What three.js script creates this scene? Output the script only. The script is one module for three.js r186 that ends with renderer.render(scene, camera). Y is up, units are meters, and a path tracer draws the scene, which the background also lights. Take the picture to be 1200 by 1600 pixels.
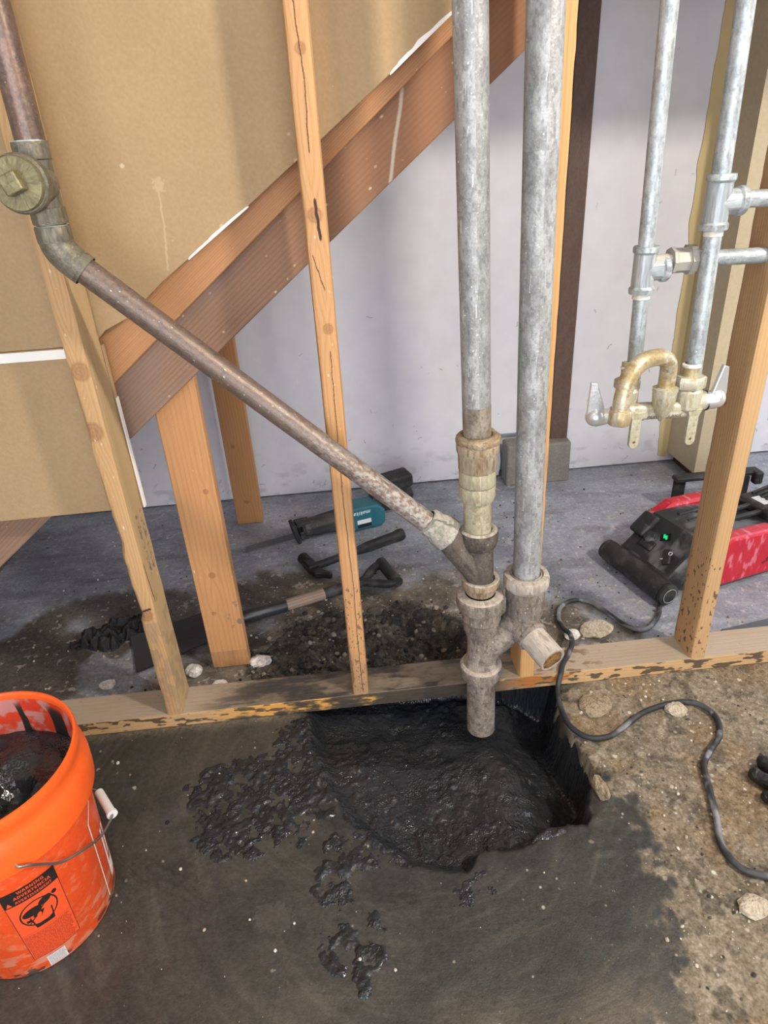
import * as THREE from 'three';
import { RoundedBoxGeometry } from 'three/addons/geometries/RoundedBoxGeometry.js';
import { mergeGeometries, mergeVertices, toCreasedNormals } from 'three/addons/utils/BufferGeometryUtils.js';
import { RectAreaLightUniformsLib } from 'three/addons/lights/RectAreaLightUniformsLib.js';

// ------------------------------------------------------------------ camera, light, exposure
const scene = new THREE.Scene();
scene.background = new THREE.Color(0x000000);
const camera = new THREE.PerspectiveCamera(75.02, 3 / 4, 0.05, 30);
camera.rotation.order = 'YXZ';
camera.position.set(0, 1.143, 1.1646);
camera.rotation.set(-0.49567, -0.06145, -0.06322);
const renderer = new THREE.WebGLRenderer();
renderer.toneMapping = THREE.LinearToneMapping;
renderer.toneMappingExposure = 1.0;
renderer.shadowMap.enabled = true;
RectAreaLightUniformsLib.init();
function panelLight(w, h, L, color, pos, target) {
  const l = new THREE.RectAreaLight(color, L, w, h);
  l.position.set(...pos); l.lookAt(...target); l.castShadow = true; scene.add(l); return l;
}
const KEY_POS = [1.53, 2.14, 1.29], KEY_TO = [0.0, 0.75, -0.1];
const WINDOW = { x: -0.2, y: 1.12, w: 3.0, h: 2.0, z: 2.985 };
panelLight(0.18, 0.16, 500, 0xfff4e4, KEY_POS, KEY_TO);                                              // LED work light
panelLight(WINDOW.w - .1, WINDOW.h - .1, 3.6, 0xf2f5ff, [WINDOW.x, WINDOW.y, WINDOW.z - .03], [WINDOW.x, WINDOW.y, 0]); // window behind the camera
const WINDOW2 = { x: 2.685, y: 1.1, w: 1.3, h: 1.2, z: -.3 };
panelLight(WINDOW2.w - .1, WINDOW2.h - .1, 3.7, 0xe6eeff, [WINDOW2.x - .03, WINDOW2.y, WINDOW2.z], [0, WINDOW2.y, WINDOW2.z]);      // side window on the right
const CEIL = [[-0.5, 1.5], [1.2, 0.6]];
for (const [x, z] of CEIL) panelLight(1.18, 0.28, 4, 0xfff6ea, [x, 2.555, z], [x, 0, z]);         // ceiling lamps

// ------------------------------------------------------------------ noise and textures
function rng(seed) { let s = seed >>> 0; return () => { s = (s + 0x6D2B79F5) | 0; let t = Math.imul(s ^ (s >>> 15), 1 | s); t = (t + Math.imul(t ^ (t >>> 7), 61 | t)) ^ t; return ((t ^ (t >>> 14)) >>> 0) / 4294967296; }; }
const TB = new Float32Array(65536); { const r = rng(77); for (let i = 0; i < 65536; i++) TB[i] = r(); }
function vn(x, y) { const xi = Math.floor(x), yi = Math.floor(y), fx = x - xi, fy = y - yi, sx = fx * fx * (3 - 2 * fx), sy = fy * fy * (3 - 2 * fy);
  const x0 = xi & 255, x1 = (xi + 1) & 255, y0 = (yi & 255) << 8, y1 = ((yi + 1) & 255) << 8;
  const a = TB[y0 | x0], b = TB[y0 | x1], c = TB[y1 | x0], d = TB[y1 | x1];
  return a + (b - a) * sx + (c - a) * sy + (a - b - c + d) * sx * sy; }
function fbm(x, y, o = 4) { let s = 0, a = .5, t = 0; for (let i = 0; i < o; i++) { s += a * vn(x + i * 17.3, y + i * 9.1); t += a; a *= .5; x *= 2.03; y *= 2.03; } return s / t; }
const clamp = (v, a = 0, b = 1) => v < a ? a : v > b ? b : v;
const sst = (a, b, v) => { const t = clamp((v - a) / (b - a)); return t * t * (3 - 2 * t); };
const mix3 = (a, b, t) => [a[0] + (b[0] - a[0]) * t, a[1] + (b[1] - a[1]) * t, a[2] + (b[2] - a[2]) * t];
class Tex {
  constructor(W, H) { this.W = W; this.H = H; this.d = new Uint8Array(W * H * 4); for (let i = 3; i < this.d.length; i += 4) this.d[i] = 255; }
  fill(fn) { const { W, H, d } = this; for (let y = 0, i = 0; y < H; y++) for (let x = 0; x < W; x++, i += 4) { const c = fn(x / W, y / H, x, y); d[i] = clamp(c[0], 0, 255); d[i + 1] = clamp(c[1], 0, 255); d[i + 2] = clamp(c[2], 0, 255); } return this; }
  px(x, y, c, a) { const { W, H, d } = this; x = ((x % W) + W) % W; y = ((y % H) + H) % H; const i = (y * W + x) * 4; for (let k = 0; k < 3; k++) d[i + k] += (c[k] - d[i + k]) * a; }
  disc(cx, cy, rx, ry, c, a = 1, rot = 0, ragged = 0) { const R = Math.ceil(Math.max(rx, ry) + 1), co = Math.cos(rot), si = Math.sin(rot);
    for (let y = -R; y <= R; y++) for (let x = -R; x <= R; x++) { const u = (x * co + y * si) / rx, v = (-x * si + y * co) / ry; let q = Math.sqrt(u * u + v * v); if (ragged) q *= 1 + ragged * (vn(x * .45 + cx, y * .45 + cy) - .5) * 2; if (q < 1) this.px(Math.round(cx + x), Math.round(cy + y), c, a * clamp((1 - q) * Math.max(rx, ry) + .25)); } }
  line(pts, w, c, a = 1) { for (let i = 1; i < pts.length; i++) { const [x0, y0] = pts[i - 1], [x1, y1] = pts[i], n = Math.max(1, Math.ceil(Math.hypot(x1 - x0, y1 - y0))); for (let k = 0; k < n; k++) { const t = k / n; this.disc(x0 + (x1 - x0) * t, y0 + (y1 - y0) * t, w, w, c, a); } } }
  specks(n, r0, r1, c, a, seed, where) { const r = rng(seed); for (let i = 0; i < n; i++) { const x = r() * this.W, y = r() * this.H; const s = r0 + (r1 - r0) * r() ** 3, e = .6 + r() * .8, ro = r() * 3, al = a * (.5 + .5 * r()); if (where && r() > where(x / this.W, y / this.H)) continue; this.disc(x, y, s, s * e, Array.isArray(c[0]) ? c[Math.floor(r() * c.length)] : c, al, ro, s > 3 ? .5 : 0); } return this; }
  tex(srgb = true) { const t = new THREE.DataTexture(this.d, this.W, this.H, THREE.RGBAFormat); t.wrapS = t.wrapT = THREE.RepeatWrapping; t.magFilter = THREE.LinearFilter; t.minFilter = THREE.LinearMipmapLinearFilter; t.generateMipmaps = true; if (srgb) t.colorSpace = THREE.SRGBColorSpace; t.needsUpdate = true; return t; }
}
const grey = (W, H, fn) => new Tex(W, H).fill((u, v, x, y) => { const g = fn(u, v, x, y) * 255; return [g, g, g]; }).tex(false);
const std = (o) => new THREE.MeshPhysicalMaterial(o);

// wood: atlas of a board, uw metres around (front, right, back, left), vl metres along
function woodMat(o) {
  const { W = 384, H = 1024, uw = .26, vl = 1.7, base = [214, 168, 116], dark = [166, 112, 66], seed = 1, ring = .006, knots = [], cracks = [], specks = 0, stain, rough = .72, contrast = .26, specCol = [240, 232, 220] } = o;
  const t = new Tex(W, H), s = seed * 13.7;
  const hgt = new Float32Array(W * H);
  t.fill((uu, vv, x, y) => {
    const u = uu * uw, v = vv * vl;
    let d = u + .010 * (fbm(u * 22 + s, v * 1.3 + s, 3) - .5) + .02 * (vn(s, v * .55) - .5), kd = 0, ringk = 0;
    for (const [ku, kv, kr] of knots) { const dx = u - ku, dy = (v - kv) * .55, q = Math.hypot(dx, dy); d += Math.sign(dx || 1) * kr * 1.1 * Math.exp(-(q * q) / (kr * kr * 5)); const qq = Math.hypot(dx, v - kv) / kr; if (qq < 1.15) { kd = Math.max(kd, sst(1.15, .75, qq)); ringk = .5 + .5 * Math.sin(qq * 16 + 3 * vn(u * 300, v * 300)); } }
    const ph = d / ring + .8 * fbm(u * 30 + s, v * 2.2, 2);
    const late = Math.pow(.5 + .5 * Math.sin(ph * 6.283), 2.2);
    const fine = vn(u * 1700 + s, v * 22) - .5, fine2 = vn(u * 700, v * 9 + s) - .5, slow = fbm(u * 9 + s, v * 1.1 + 4, 3) - .5;
    let m = late * contrast * (.6 + .8 * fbm(u * 15, v * 2 + s, 2)) + fine * .2 + fine2 * .14 + slow * .45;
    let c = mix3(base, dark, clamp(m, -.25, 1));
    if (kd) c = mix3(c, mix3(mix3(dark, [120, 74, 42], .35), mix3(dark, [84, 50, 30], .6), ringk), kd * .42);
    hgt[y * W + x] = .5 + fine * .3 - late * .15 - kd * .1;
    if (stain) c = stain(c, u, v) || c;
    return c;
  });
  const sx = W / uw, sy = H / vl;
  for (const [pts, w] of cracks) { const q = []; for (let i = 0; i < pts.length - 1; i++) for (let k = 0; k < 14; k++) { const f = k / 14; q.push([(pts[i][0] + (pts[i + 1][0] - pts[i][0]) * f + .0016 * (vn(i * 9 + k * .8, seed) - .5)) * sx, (pts[i][1] + (pts[i + 1][1] - pts[i][1]) * f) * sy]); } t.line(q, w * sx, [62, 38, 24], .75); for (const [x, y] of q) { const xi = Math.round(x), yi = Math.round(y); if (xi >= 0 && xi < W && yi >= 0 && yi < H) hgt[yi * W + xi] = 0; } }
  for (const [pts, w, c, a] of o.drips || []) t.line(pts.map(([u, v]) => [u * sx, v * sy]), w * sx, c, a);
  if (specks) t.specks(specks, .6, 2.4, specCol, .85, seed + 5);
  const b = grey(W, H, (u, v, x, y) => hgt[y * W + x]);
  const m = std({ map: t.tex(), bumpMap: b, bumpScale: .0012, roughness: rough });
  m.userData = { uw, vl }; return m;
}
function boardGeo(w, l, d, m, bevel = .0025, v0 = 0) {
  const g = new RoundedBoxGeometry(w, l, d, 2, bevel); const p = g.attributes.position, n = g.attributes.normal, uv = g.attributes.uv, { uw, vl } = m.userData;
  for (let i = 0; i < p.count; i++) { const x = p.getX(i), y = p.getY(i) + l / 2, z = p.getZ(i), ax = Math.abs(n.getX(i)), ay = Math.abs(n.getY(i)), az = Math.abs(n.getZ(i)); let u, v = y + v0;
    if (ay > ax && ay > az) { u = x + w / 2; v = z + d / 2 + v0; } else if (az >= ax) u = n.getZ(i) > 0 ? x + w / 2 : w + d + w / 2 - x; else u = n.getX(i) > 0 ? w + d / 2 - z : w + d + w + z + d / 2;
    uv.setXY(i, u / uw, v / vl); p.setY(i, y); }
  return g;
}
function studGeo(w, l, d, m, wanes = [], seed = 1) {   // board with softened, slightly uneven arrises; wanes: [height, length, depth] bites in the front left arris
  const g = new THREE.BoxGeometry(w, l, d, 6, 170, 8), p = g.attributes.position, n = g.attributes.normal, uv = g.attributes.uv, { uw, vl } = m.userData;
  for (let i = 0; i < p.count; i++) { const x = p.getX(i), y = p.getY(i) + l / 2, z = p.getZ(i), ax = Math.abs(n.getX(i)), ay = Math.abs(n.getY(i)); let u, v = y;
    if (ay > .5) { u = x + w / 2; v = z + d / 2; } else if (ax < .5) u = n.getZ(i) > 0 ? x + w / 2 : w + d + w / 2 - x; else u = n.getX(i) > 0 ? w + d / 2 - z : w + d + w + z + d / 2;
    uv.setXY(i, u / uw, v / vl); let dx = w / 2 - Math.abs(x), dz = d / 2 - Math.abs(z), X = x, Z = z;
    if (dx < 1e-4 && dz < 1e-4) { let k = .0018 + .0012 * vn(y * 40, seed); X -= Math.sign(x) * k; Z -= Math.sign(z) * k; }
    for (const [wy, wl, wd] of wanes) { const t = (y - wy) / wl; if (t > 0 && t < 1) { const prof = Math.min(1, t * 9) * (1 - t) ** .7; const r = (w / 2 + x) + (d / 2 - z) * .5, k = wd * prof * (.7 + .6 * vn(y * 60, 3)) - r * .55; if (k > 0) { X += k; Z -= k * .4; } } }
    p.setXYZ(i, X, y, Z); }
  g.computeVertexNormals(); return g;
}
// ------------------------------------------------------------------ object helpers
const used = {};
const numbered = (n) => { used[n] = (used[n] ?? -1) + 1; return used[n] ? n + '_' + String(used[n]).padStart(3, '0') : n; };
function tag(o, label, category, group, kind) { o.userData = { ...o.userData }; if (label) o.userData.label = label; if (category) o.userData.category = category; if (group) o.userData.group = group; if (kind) o.userData.kind = kind; return o; }
function thing(name, label, category, pos = [0, 0, 0], group) { const o = new THREE.Group(); o.name = numbered(name); o.position.set(...pos); scene.add(o); return tag(o, label, category, group); }
function mesh(name, geo, mat, parent = scene) { if (Array.isArray(geo)) geo = join(geo); const m = new THREE.Mesh(geo, mat); m.name = parent === scene ? numbered(name) : name; m.castShadow = m.receiveShadow = true; parent.add(m); return m; }
function join(list) { return mergeGeometries(list.map((g) => { g = g.index ? g.toNonIndexed() : g; const h = new THREE.BufferGeometry(); for (const k of ['position', 'normal', 'uv']) h.setAttribute(k, g.attributes[k]); return h; })); }
const structure = (o, label, category) => tag(o, label, category, null, 'structure');
const V = (x, y, z) => new THREE.Vector3(x, y, z);
const PT = .4;                                   // metres covered by one repeat of the pipe textures
const scaleUV = (g, su, sv, ou = 0, ov = 0) => { const uv = g.attributes.uv; for (let i = 0; i < uv.count; i++) uv.setXY(i, uv.getX(i) * su + ou, uv.getY(i) * sv + ov); return g; };
function cyl(a, b, r1, r2 = r1, seg = 28, open = false) {   // cylinder between points a and b
  a = V(...a); b = V(...b); const L = a.distanceTo(b), g = new THREE.CylinderGeometry(r2, r1, L, seg, Math.max(1, Math.round(L / .05)), open);
  scaleUV(g, 2 * Math.PI * r1 / PT, L / PT, a.x * 7, a.y * 3); g.translate(0, L / 2, 0);
  g.applyQuaternion(new THREE.Quaternion().setFromUnitVectors(V(0, 1, 0), b.clone().sub(a).normalize())); g.translate(a.x, a.y, a.z); return g; }
function lathe(profile, pos = [0, 0, 0], axis = [0, 1, 0], seg = 40, phi0 = 0, phiL = Math.PI * 2) {  // profile: [radius, height] pairs along axis
  const g0 = new THREE.LatheGeometry(profile.map(([r, y]) => new THREE.Vector2(r, y)), seg, phi0, phiL);
  let len = 0, rm = 0; profile.forEach(([r, y], i) => { rm = Math.max(rm, r); if (i) len += Math.hypot(r - profile[i - 1][0], y - profile[i - 1][1]); });
  scaleUV(g0, 2 * Math.PI * rm / PT, len / PT, pos[0] * 5, pos[1] * 3);
  const g = toCreasedNormals(g0, .6);
  g.applyQuaternion(new THREE.Quaternion().setFromUnitVectors(V(0, 1, 0), V(...axis).normalize())); g.translate(...pos); return g; }
function tube(pts, r, seg = 64, rs = 14, closed = false) { const c = new THREE.CatmullRomCurve3(pts.map((p) => V(...p)), closed, 'centripetal'); const g = new THREE.TubeGeometry(c, seg, r, rs, closed); return scaleUV(g, c.getLength() / PT, 2 * Math.PI * r / PT); }
function rbox(w, h, d, r = .004, pos = [0, 0, 0], rot) { const g = new RoundedBoxGeometry(w, h, d, 2, Math.min(r, w / 2.01, h / 2.01, d / 2.01)); triUV(g); if (rot) g.applyMatrix4(new THREE.Matrix4().makeRotationFromEuler(new THREE.Euler(...rot))); g.translate(...pos); return g; }
function triUV(g, s = PT) { const p = g.attributes.position, n = g.attributes.normal; const uv = new Float32Array(p.count * 2); for (let i = 0; i < p.count; i++) { const ax = Math.abs(n.getX(i)), ay = Math.abs(n.getY(i)), az = Math.abs(n.getZ(i)); const [u, v] = ay >= ax && ay >= az ? [p.getX(i), p.getZ(i)] : az >= ax ? [p.getX(i), p.getY(i)] : [p.getZ(i), p.getY(i)]; uv[2 * i] = u / s; uv[2 * i + 1] = v / s; } g.setAttribute('uv', new THREE.BufferAttribute(uv, 2)); return g; }
function extr(pts, depth, bevel = .002, seg = 2) { const s = new THREE.Shape(pts.map(([x, y]) => new THREE.Vector2(x, y))); const g = new THREE.ExtrudeGeometry(s, { depth: depth - 2 * bevel, bevelEnabled: bevel > 0, bevelThickness: bevel, bevelSize: bevel, bevelOffset: -bevel, bevelSegments: seg }); g.translate(0, 0, bevel); return triUV(g); }
function rough(g, amp, freq, seed = 0) {   // knock a closed shape about along its normals
  g = mergeVertices((() => { const h = g.clone(); h.deleteAttribute('uv'); h.deleteAttribute('normal'); return h; })(), 1e-5); g.computeVertexNormals(); const p = g.attributes.position, n = g.attributes.normal;
  for (let i = 0; i < p.count; i++) { const x = p.getX(i), y = p.getY(i), z = p.getZ(i), k = (fbm(x * freq + z * freq * .7 + seed, y * freq - z * freq * .6 + seed * 3, 3) - .5) * 2 * amp; p.setXYZ(i, x + n.getX(i) * k, y + n.getY(i) * k, z + n.getZ(i) * k); }
  g.computeVertexNormals(); return triUV(g); }

// ------------------------------------------------------------------ floor: heights and colours (world x, z)
const HOLE = [[-.13, -.11], [.40, -.12], [.47, -.06], [.455, -.0], [.432, .08], [.436, .154], [.453, .22], [.458, .262], [.424, .295], [.401, .364], [.316, .36], [.258, .392], [.185, .395], [.161, .424], [.054, .398], [-.035, .313], [-.083, .233], [-.122, .11]];
const PIT = [[-.27, -.08], [-.285, -.2], [-.2, -.33], [-.08, -.38], [.03, -.36], [.12, -.375], [.22, -.35], [.29, -.27], [.30, -.15], [.31, -.08]];
function sdPoly(P, x, z) { let d = 1e9, s = 1; for (let i = 0, j = P.length - 1; i < P.length; j = i++) { const ex = P[j][0] - P[i][0], ez = P[j][1] - P[i][1], wx = x - P[i][0], wz = z - P[i][1], t = clamp((wx * ex + wz * ez) / (ex * ex + ez * ez)), bx = wx - ex * t, bz = wz - ez * t; d = Math.min(d, bx * bx + bz * bz); const c1 = z >= P[i][1], c2 = z < P[j][1], c3 = ex * wz > ez * wx; if ((c1 && c2 && c3) || (!c1 && !c2 && !c3)) s = -s; } return s * Math.sqrt(d); }
const blob = (x, z, cx, cz, rx, rz, soft = .35, n = .6, f = 9) => { const q = Math.hypot((x - cx) / rx, (z - cz) / rz) + n * (fbm(x * f + 31, z * f + 7, 4) - .5) * 2; return sst(1 + soft, 1 - soft, q); };
const wetMask = (x, z) => { const edge = .455 + .10 * (fbm(x * 5, z * 5 + 3, 4) - .5) * 2 - .05 * sst(.45, .75, z) + .09 * (fbm(x * 34, z * 34 + 3, 5) - .5) * 2; return sst(.02, -.03, x - edge) * sst(-.02, .03, z - .02 * (fbm(x * 30, z * 30, 3) - .5)); };
const rightRub = (x, z) => blob(x, z, .62, .25, .3, .32, .5, .5, 10);
function floorH(x, z) {
  let h = .0035 * (fbm(x * 6 + 2, z * 6, 3) - .5) * sst(-.2, .1, z) + .0016 * (fbm(x * 60, z * 60, 2) - .5) * sst(.0, .1, z);
  h += .006 * Math.max(0, fbm(x * 45 + 9, z * 45, 3) - .52) * rightRub(x, z) * 2;
  const jag = .016 * (fbm(x * 28, z * 28 + 5, 3) - .5) * 2;
  const a = sdPoly(HOLE, x, z) + jag * .8, b = sdPoly(PIT, x, z) + jag;
  h -= .19 * sst(.004, -.012, a) * (1 - .3 * sst(-.02, -.05, b));
  if (z < .0) h -= .07 * sst(.006, -.04, b) * (.35 + .65 * sst(-.26, .1, x));
  h -= .012 * sst(.035, .0, Math.abs(a)) * fbm(x * 70, z * 70, 2) * sst(.25, .4, x);
  return h;
}
const FX0 = -1.15, FX1 = 1.75, FZ0 = -1.22, FZ1 = 1.1;
function floorCol(x, z) {
  const n1 = fbm(x * 4 + 11, z * 4, 4), n2 = fbm(x * 24, z * 24 + 8, 4), n3 = fbm(x * 160, z * 160, 2), n4 = vn(x * 420, z * 420);
  // painted slab
  let c = mix3([138, 144, 155], [154, 159, 169], clamp(n1 * 1.5 - .25)); c = mix3(c, [178, 180, 186], sst(.45, .8, fbm(x * 16, z * 30 + 8, 5)) * .4); c = mix3(c, [114, 116, 124], sst(.5, .8, fbm(x * 9 + 50, z * 9, 4)) * .4);
  c = mix3(c, [100, 102, 108], sst(.55, .8, fbm(x * 6, z * 26 + 80, 4)) * .4);
  // damp patches, soil and dust on the paint behind the plate
  let st = Math.max(blob(x, z, -.86, -.30, .26, .20, .3, .8), .8 * blob(x, z, -.62, -.47, .30, .10, .3, .7), blob(x, z, -.28, -.50, .20, .11, .25, .7)); st *= 1 - .8 * blob(x, z, -.58, -.22, .13, .11, .2, .6, 14);
  c = mix3(c, mix3([70, 64, 57], [88, 82, 74], n2), st * .9);
  const soil = Math.max(blob(x, z, .02, -.3, .42, .24, .3, .6, 12), blob(x, z, .45, -.2, .24, .14, .35, .8, 14), .9 * blob(x, z, -.3, -.16, .24, .08, .3, .6, 14));
  c = mix3(c, mix3([74, 68, 58], [124, 114, 99], clamp(n2 * 2 - .5)), soil * .94); c = mix3(c, [52, 48, 44], sst(.45, .6, fbm(x * 18 + 4, z * 18, 4)) * blob(x, z, .02, -.2, .36, .2, .3, .5, 12) * .8);
  c = mix3(c, [196, 192, 186], sst(.7, .74, fbm(x * 60 + 3, z * 60, 4)) * .5 * sst(.2, -.1, z));
  // unpainted rough slab in front
  if (z > -.05) { const f = sst(-.03, .0, z);
    let d = mix3([112, 101, 84], [140, 127, 107], clamp(n1 * 1.6 - .3)); d = mix3(d, [84, 76, 64], sst(.54, .7, n2) * .75); d = mix3(d, [156, 146, 128], sst(.6, .74, fbm(x * 55 + 7, z * 55, 3)) * .55); d = mix3(d, [128, 104, 74], sst(.55, .7, fbm(x * 8 + 40, z * 8, 3)) * .5);
    const w = wetMask(x, z); let e = mix3([54, 54, 51], [70, 69, 64], clamp(n1 * 1.8 - .4)); const ang = Math.atan2(z - .25, x - .1), rad = Math.hypot(x - .1, z - .25); e = mix3(e, [88, 85, 77], sst(.5, .85, vn(rad * 70 + 9 * vn(x * 5, z * 5), ang * 2.2) * .6 + .4 * vn(rad * 190 + 9 * vn(x * 5, z * 5), ang * 3)) * .4); e = mix3(e, [46, 46, 45], sst(.5, .72, fbm(x * 11 + 5, z * 11, 4)) * .5); e = mix3(e, [110, 98, 82], blob(x, z, .2, .75, .26, .12, .5, .7) * .55 + blob(x, z, -.42, .72, .2, .1, .5, .8) * .4);
    d = mix3(d, e, w); c = mix3(c, d, f); }
  // black slurry splashed on the surface and ground-in dirt at the breaks
  const a = sdPoly(HOLE, x, z), b = sdPoly(PIT, x, z); const soak = sst(.09, -.0, a + .07 * (n2 - .5) * 2) * sst(.48, .3, x);
  c = mix3(c, [44, 44, 44], soak * .7); c = mix3(c, [40, 38, 36], sst(.02, -.02, Math.min(b, 1)) * .9 * sst(.0, -.03, z)); c = mix3(c, [30, 30, 31], Math.max(sst(-.004, -.02, a), sst(.05, .0, a) * sst(.02, -.02, z)) * .95);
  const gr = z > 0 ? 1.5 - 1.05 * wetMask(x, z) : .8; const g = ((n3 - .5) * 34 + (n4 - .5) * 26) * gr; return [c[0] + g, c[1] + g, c[2] + g];
}
const floorTex = new Tex(2048, 1600).fill((u, v) => floorCol(FX0 + u * (FX1 - FX0), FZ0 + v * (FZ1 - FZ0)));
{ const fx = (x) => (x - FX0) / (FX1 - FX0), fz = (z) => (z - FZ0) / (FZ1 - FZ0), inv = (u, v) => [FX0 + u * (FX1 - FX0), FZ0 + v * (FZ1 - FZ0)];
  floorTex.specks(9000, .5, 3.2, [[206, 200, 186], [182, 172, 150], [225, 222, 214]], .8, 3, (u, v) => { const [x, z] = inv(u, v); return z > 0 ? .12 + .75 * rightRub(x, z) : .22 + .5 * blob(x, z, .1, -.2, .6, .25, .5, .4); });
  floorTex.specks(3000, .5, 3.6, [[44, 42, 40], [66, 60, 52]], .8, 4, (u, v) => { const [x, z] = inv(u, v); return z > 0 ? .55 : .3 + .6 * blob(x, z, .5, -.2, .6, .3, .5, .4); });
  { const q = rng(61); for (let i = 0; i < 150; i++) { const cx = .1 + (q() - .5) * .3, cz = .0 + (q() - .5) * .3, R = .25 + q() * .6, a0 = .1 + q() * 3, da = .12 + q() * .35, n = 5 + Math.floor(q() * 14), lt = q() > .4; for (let j = 0; j < n; j++) { const P = []; let ok = true; const RR = R + j * .0035 * (.6 + .8 * q()), s0 = q() * .1, s1 = 1 - q() * .3; for (let k = 0; k <= 24; k++) { const a = a0 + da * (s0 + (s1 - s0) * k / 24), x = cx + Math.cos(a) * RR * 1.15, z = cz + Math.sin(a) * RR; if (wetMask(x, z) < .5 || sdPoly(HOLE, x, z) < .03) ok = false; P.push([fx(x) * 2048, fz(z) * 1600]); } if (ok) floorTex.line(P, .5 + q() * .8, lt ? [112, 106, 96] : [40, 40, 39], .03 + .06 * q()); } }
    for (const [x, z, w, c] of [[-.19, .47, .035, [128, 124, 116]], [-.36, .53, .018, [36, 36, 36]], [-.14, .62, .05, [112, 104, 92]], [.23, .41, .014, [36, 36, 35]], [.44, .42, .03, [44, 43, 41]], [.5, .36, .022, [48, 46, 42]], [.62, .43, .02, [62, 54, 44]], [.50, .55, .016, [52, 46, 40]], [.56, .2, .02, [60, 56, 48]], [.7, .42, .03, [86, 74, 56]]]) floorTex.disc(fx(x) * 2048, fz(z) * 1600, w * 706, w * 500, c, .2, .3, .35); }
  const r = rng(9); for (let i = 0; i < 70; i++) { const x = FX0 + r() * 2.4, z = -.95 + r() * .8; const q = []; let X = fx(x) * 2048, Y = fz(z) * 1600, a = r() * 6; for (let k = 0; k < 10; k++) { q.push([X, Y]); a += (r() - .5) * .9; X += Math.cos(a) * 4; Y += Math.sin(a) * 3; } floorTex.line(q, .8, r() > .5 ? [86, 86, 88] : [186, 186, 188], .5); } }
const microBump = grey(512, 512, (u, v) => .5 * fbm(u * 64, v * 64, 3) + .5 * vn(u * 256, v * 256));
const wetRough = new Tex(1024, 800).fill((u, v) => { const x = FX0 + u * (FX1 - FX0), z = FZ0 + v * (FZ1 - FZ0); const n = fbm(x * 40, z * 40, 3), w = wetMask(x, z); const g = 255 * (z < 0 ? .52 + .25 * n : .82 - w * (.32 + .1 * (n - .5))); return [g, g, g]; }).tex(false);
const fbump = microBump.clone(); fbump.repeat.set(7, 6); fbump.needsUpdate = true;
const floorM = std({ map: floorTex.tex(), roughnessMap: wetRough, roughness: 1, bumpMap: fbump, bumpScale: .0006 });
function grid(x0, x1, z0, z1, step, fn, uvf) {
  const nx = Math.round((x1 - x0) / step), nz = Math.round((z1 - z0) / step), P = new Float32Array((nx + 1) * (nz + 1) * 3), U = new Float32Array((nx + 1) * (nz + 1) * 2), I = []; let k = 0;
  for (let j = 0; j <= nz; j++) for (let i = 0; i <= nx; i++, k++) { const x = x0 + (x1 - x0) * i / nx, z = z0 + (z1 - z0) * j / nz; P[3 * k] = x; P[3 * k + 1] = fn(x, z); P[3 * k + 2] = z; const [u, v] = uvf(x, z); U[2 * k] = u; U[2 * k + 1] = v; if (i < nx && j < nz) { const a = k, b = k + 1, c = k + nx + 1, d = c + 1; I.push(a, c, b, b, c, d); } }
  const g = new THREE.BufferGeometry(); g.setAttribute('position', new THREE.BufferAttribute(P, 3)); g.setAttribute('uv', new THREE.BufferAttribute(U, 2)); g.setIndex(I); g.computeVertexNormals(); return g;
}
const concrete = std({ color: 0x77736c, roughness: .9 });
{ const f = new THREE.Group(); f.name = 'floor'; scene.add(f); structure(f, 'concrete slab floor, painted grey behind the plate and bare in front', 'floor');
  mesh('slab', grid(FX0, FX1, FZ0, FZ1, .007, floorH, (x, z) => [(x - FX0) / (FX1 - FX0), (z - FZ0) / (FZ1 - FZ0)]), floorM, f);
  mesh('slab', [new THREE.BoxGeometry(1.35, .1, 4.2).translate(FX0 - .675, -.05, .93), new THREE.BoxGeometry(.95, .1, 4.2).translate(FX1 + .475, -.05, .93), new THREE.BoxGeometry(2.9, .1, 1.94).translate(.3, -.05, 2.07)], concrete, f);
  mesh('subsoil', new THREE.BoxGeometry(5.4, .1, 4.6).translate(.1, -.36, .92), concrete, f);
}
// ------------------------------------------------------------------ room shell
const paintTex = new Tex(1024, 1024).fill((u, v) => { const n = fbm(u * 7, v * 7, 4), m = fbm(u * 60, v * 60, 2), y = v * 2.7; let c = mix3([210, 211, 221], [220, 220, 228], n); c = mix3(c, [224, 225, 227], sst(.55, .75, fbm(u * 4, v * 3 + 9, 3)) * .6); c = mix3(c, [170, 170, 175], sst(.6, .8, fbm(u * 50, v * 90, 4)) * sst(.25, .0, y) * .5); return c.map((k) => k + (m - .5) * 8); });
{ const r = rng(21); for (let i = 0; i < 170; i++) { const y = r() ** 3 * 1.4, x = r(); let X = x * 1024, Y = y / 2.7 * 1024, a = r() * 6; const q = [], n = 1 + r() * 5; for (let k = 0; k < n; k++) { q.push([X, Y]); a += (r() - .5) * .8; X += Math.cos(a) * 1.7; Y += Math.sin(a) * 1.7; } paintTex.line(q, .5 + r() * .4, [110, 110, 114], .2 + .4 * r()); } }
const wallM = std({ map: paintTex.tex(), roughness: .62, bumpMap: microBump, bumpScale: .0006 });
const whiteM = std({ color: 0xc9c5bd, roughness: .85 });
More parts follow.
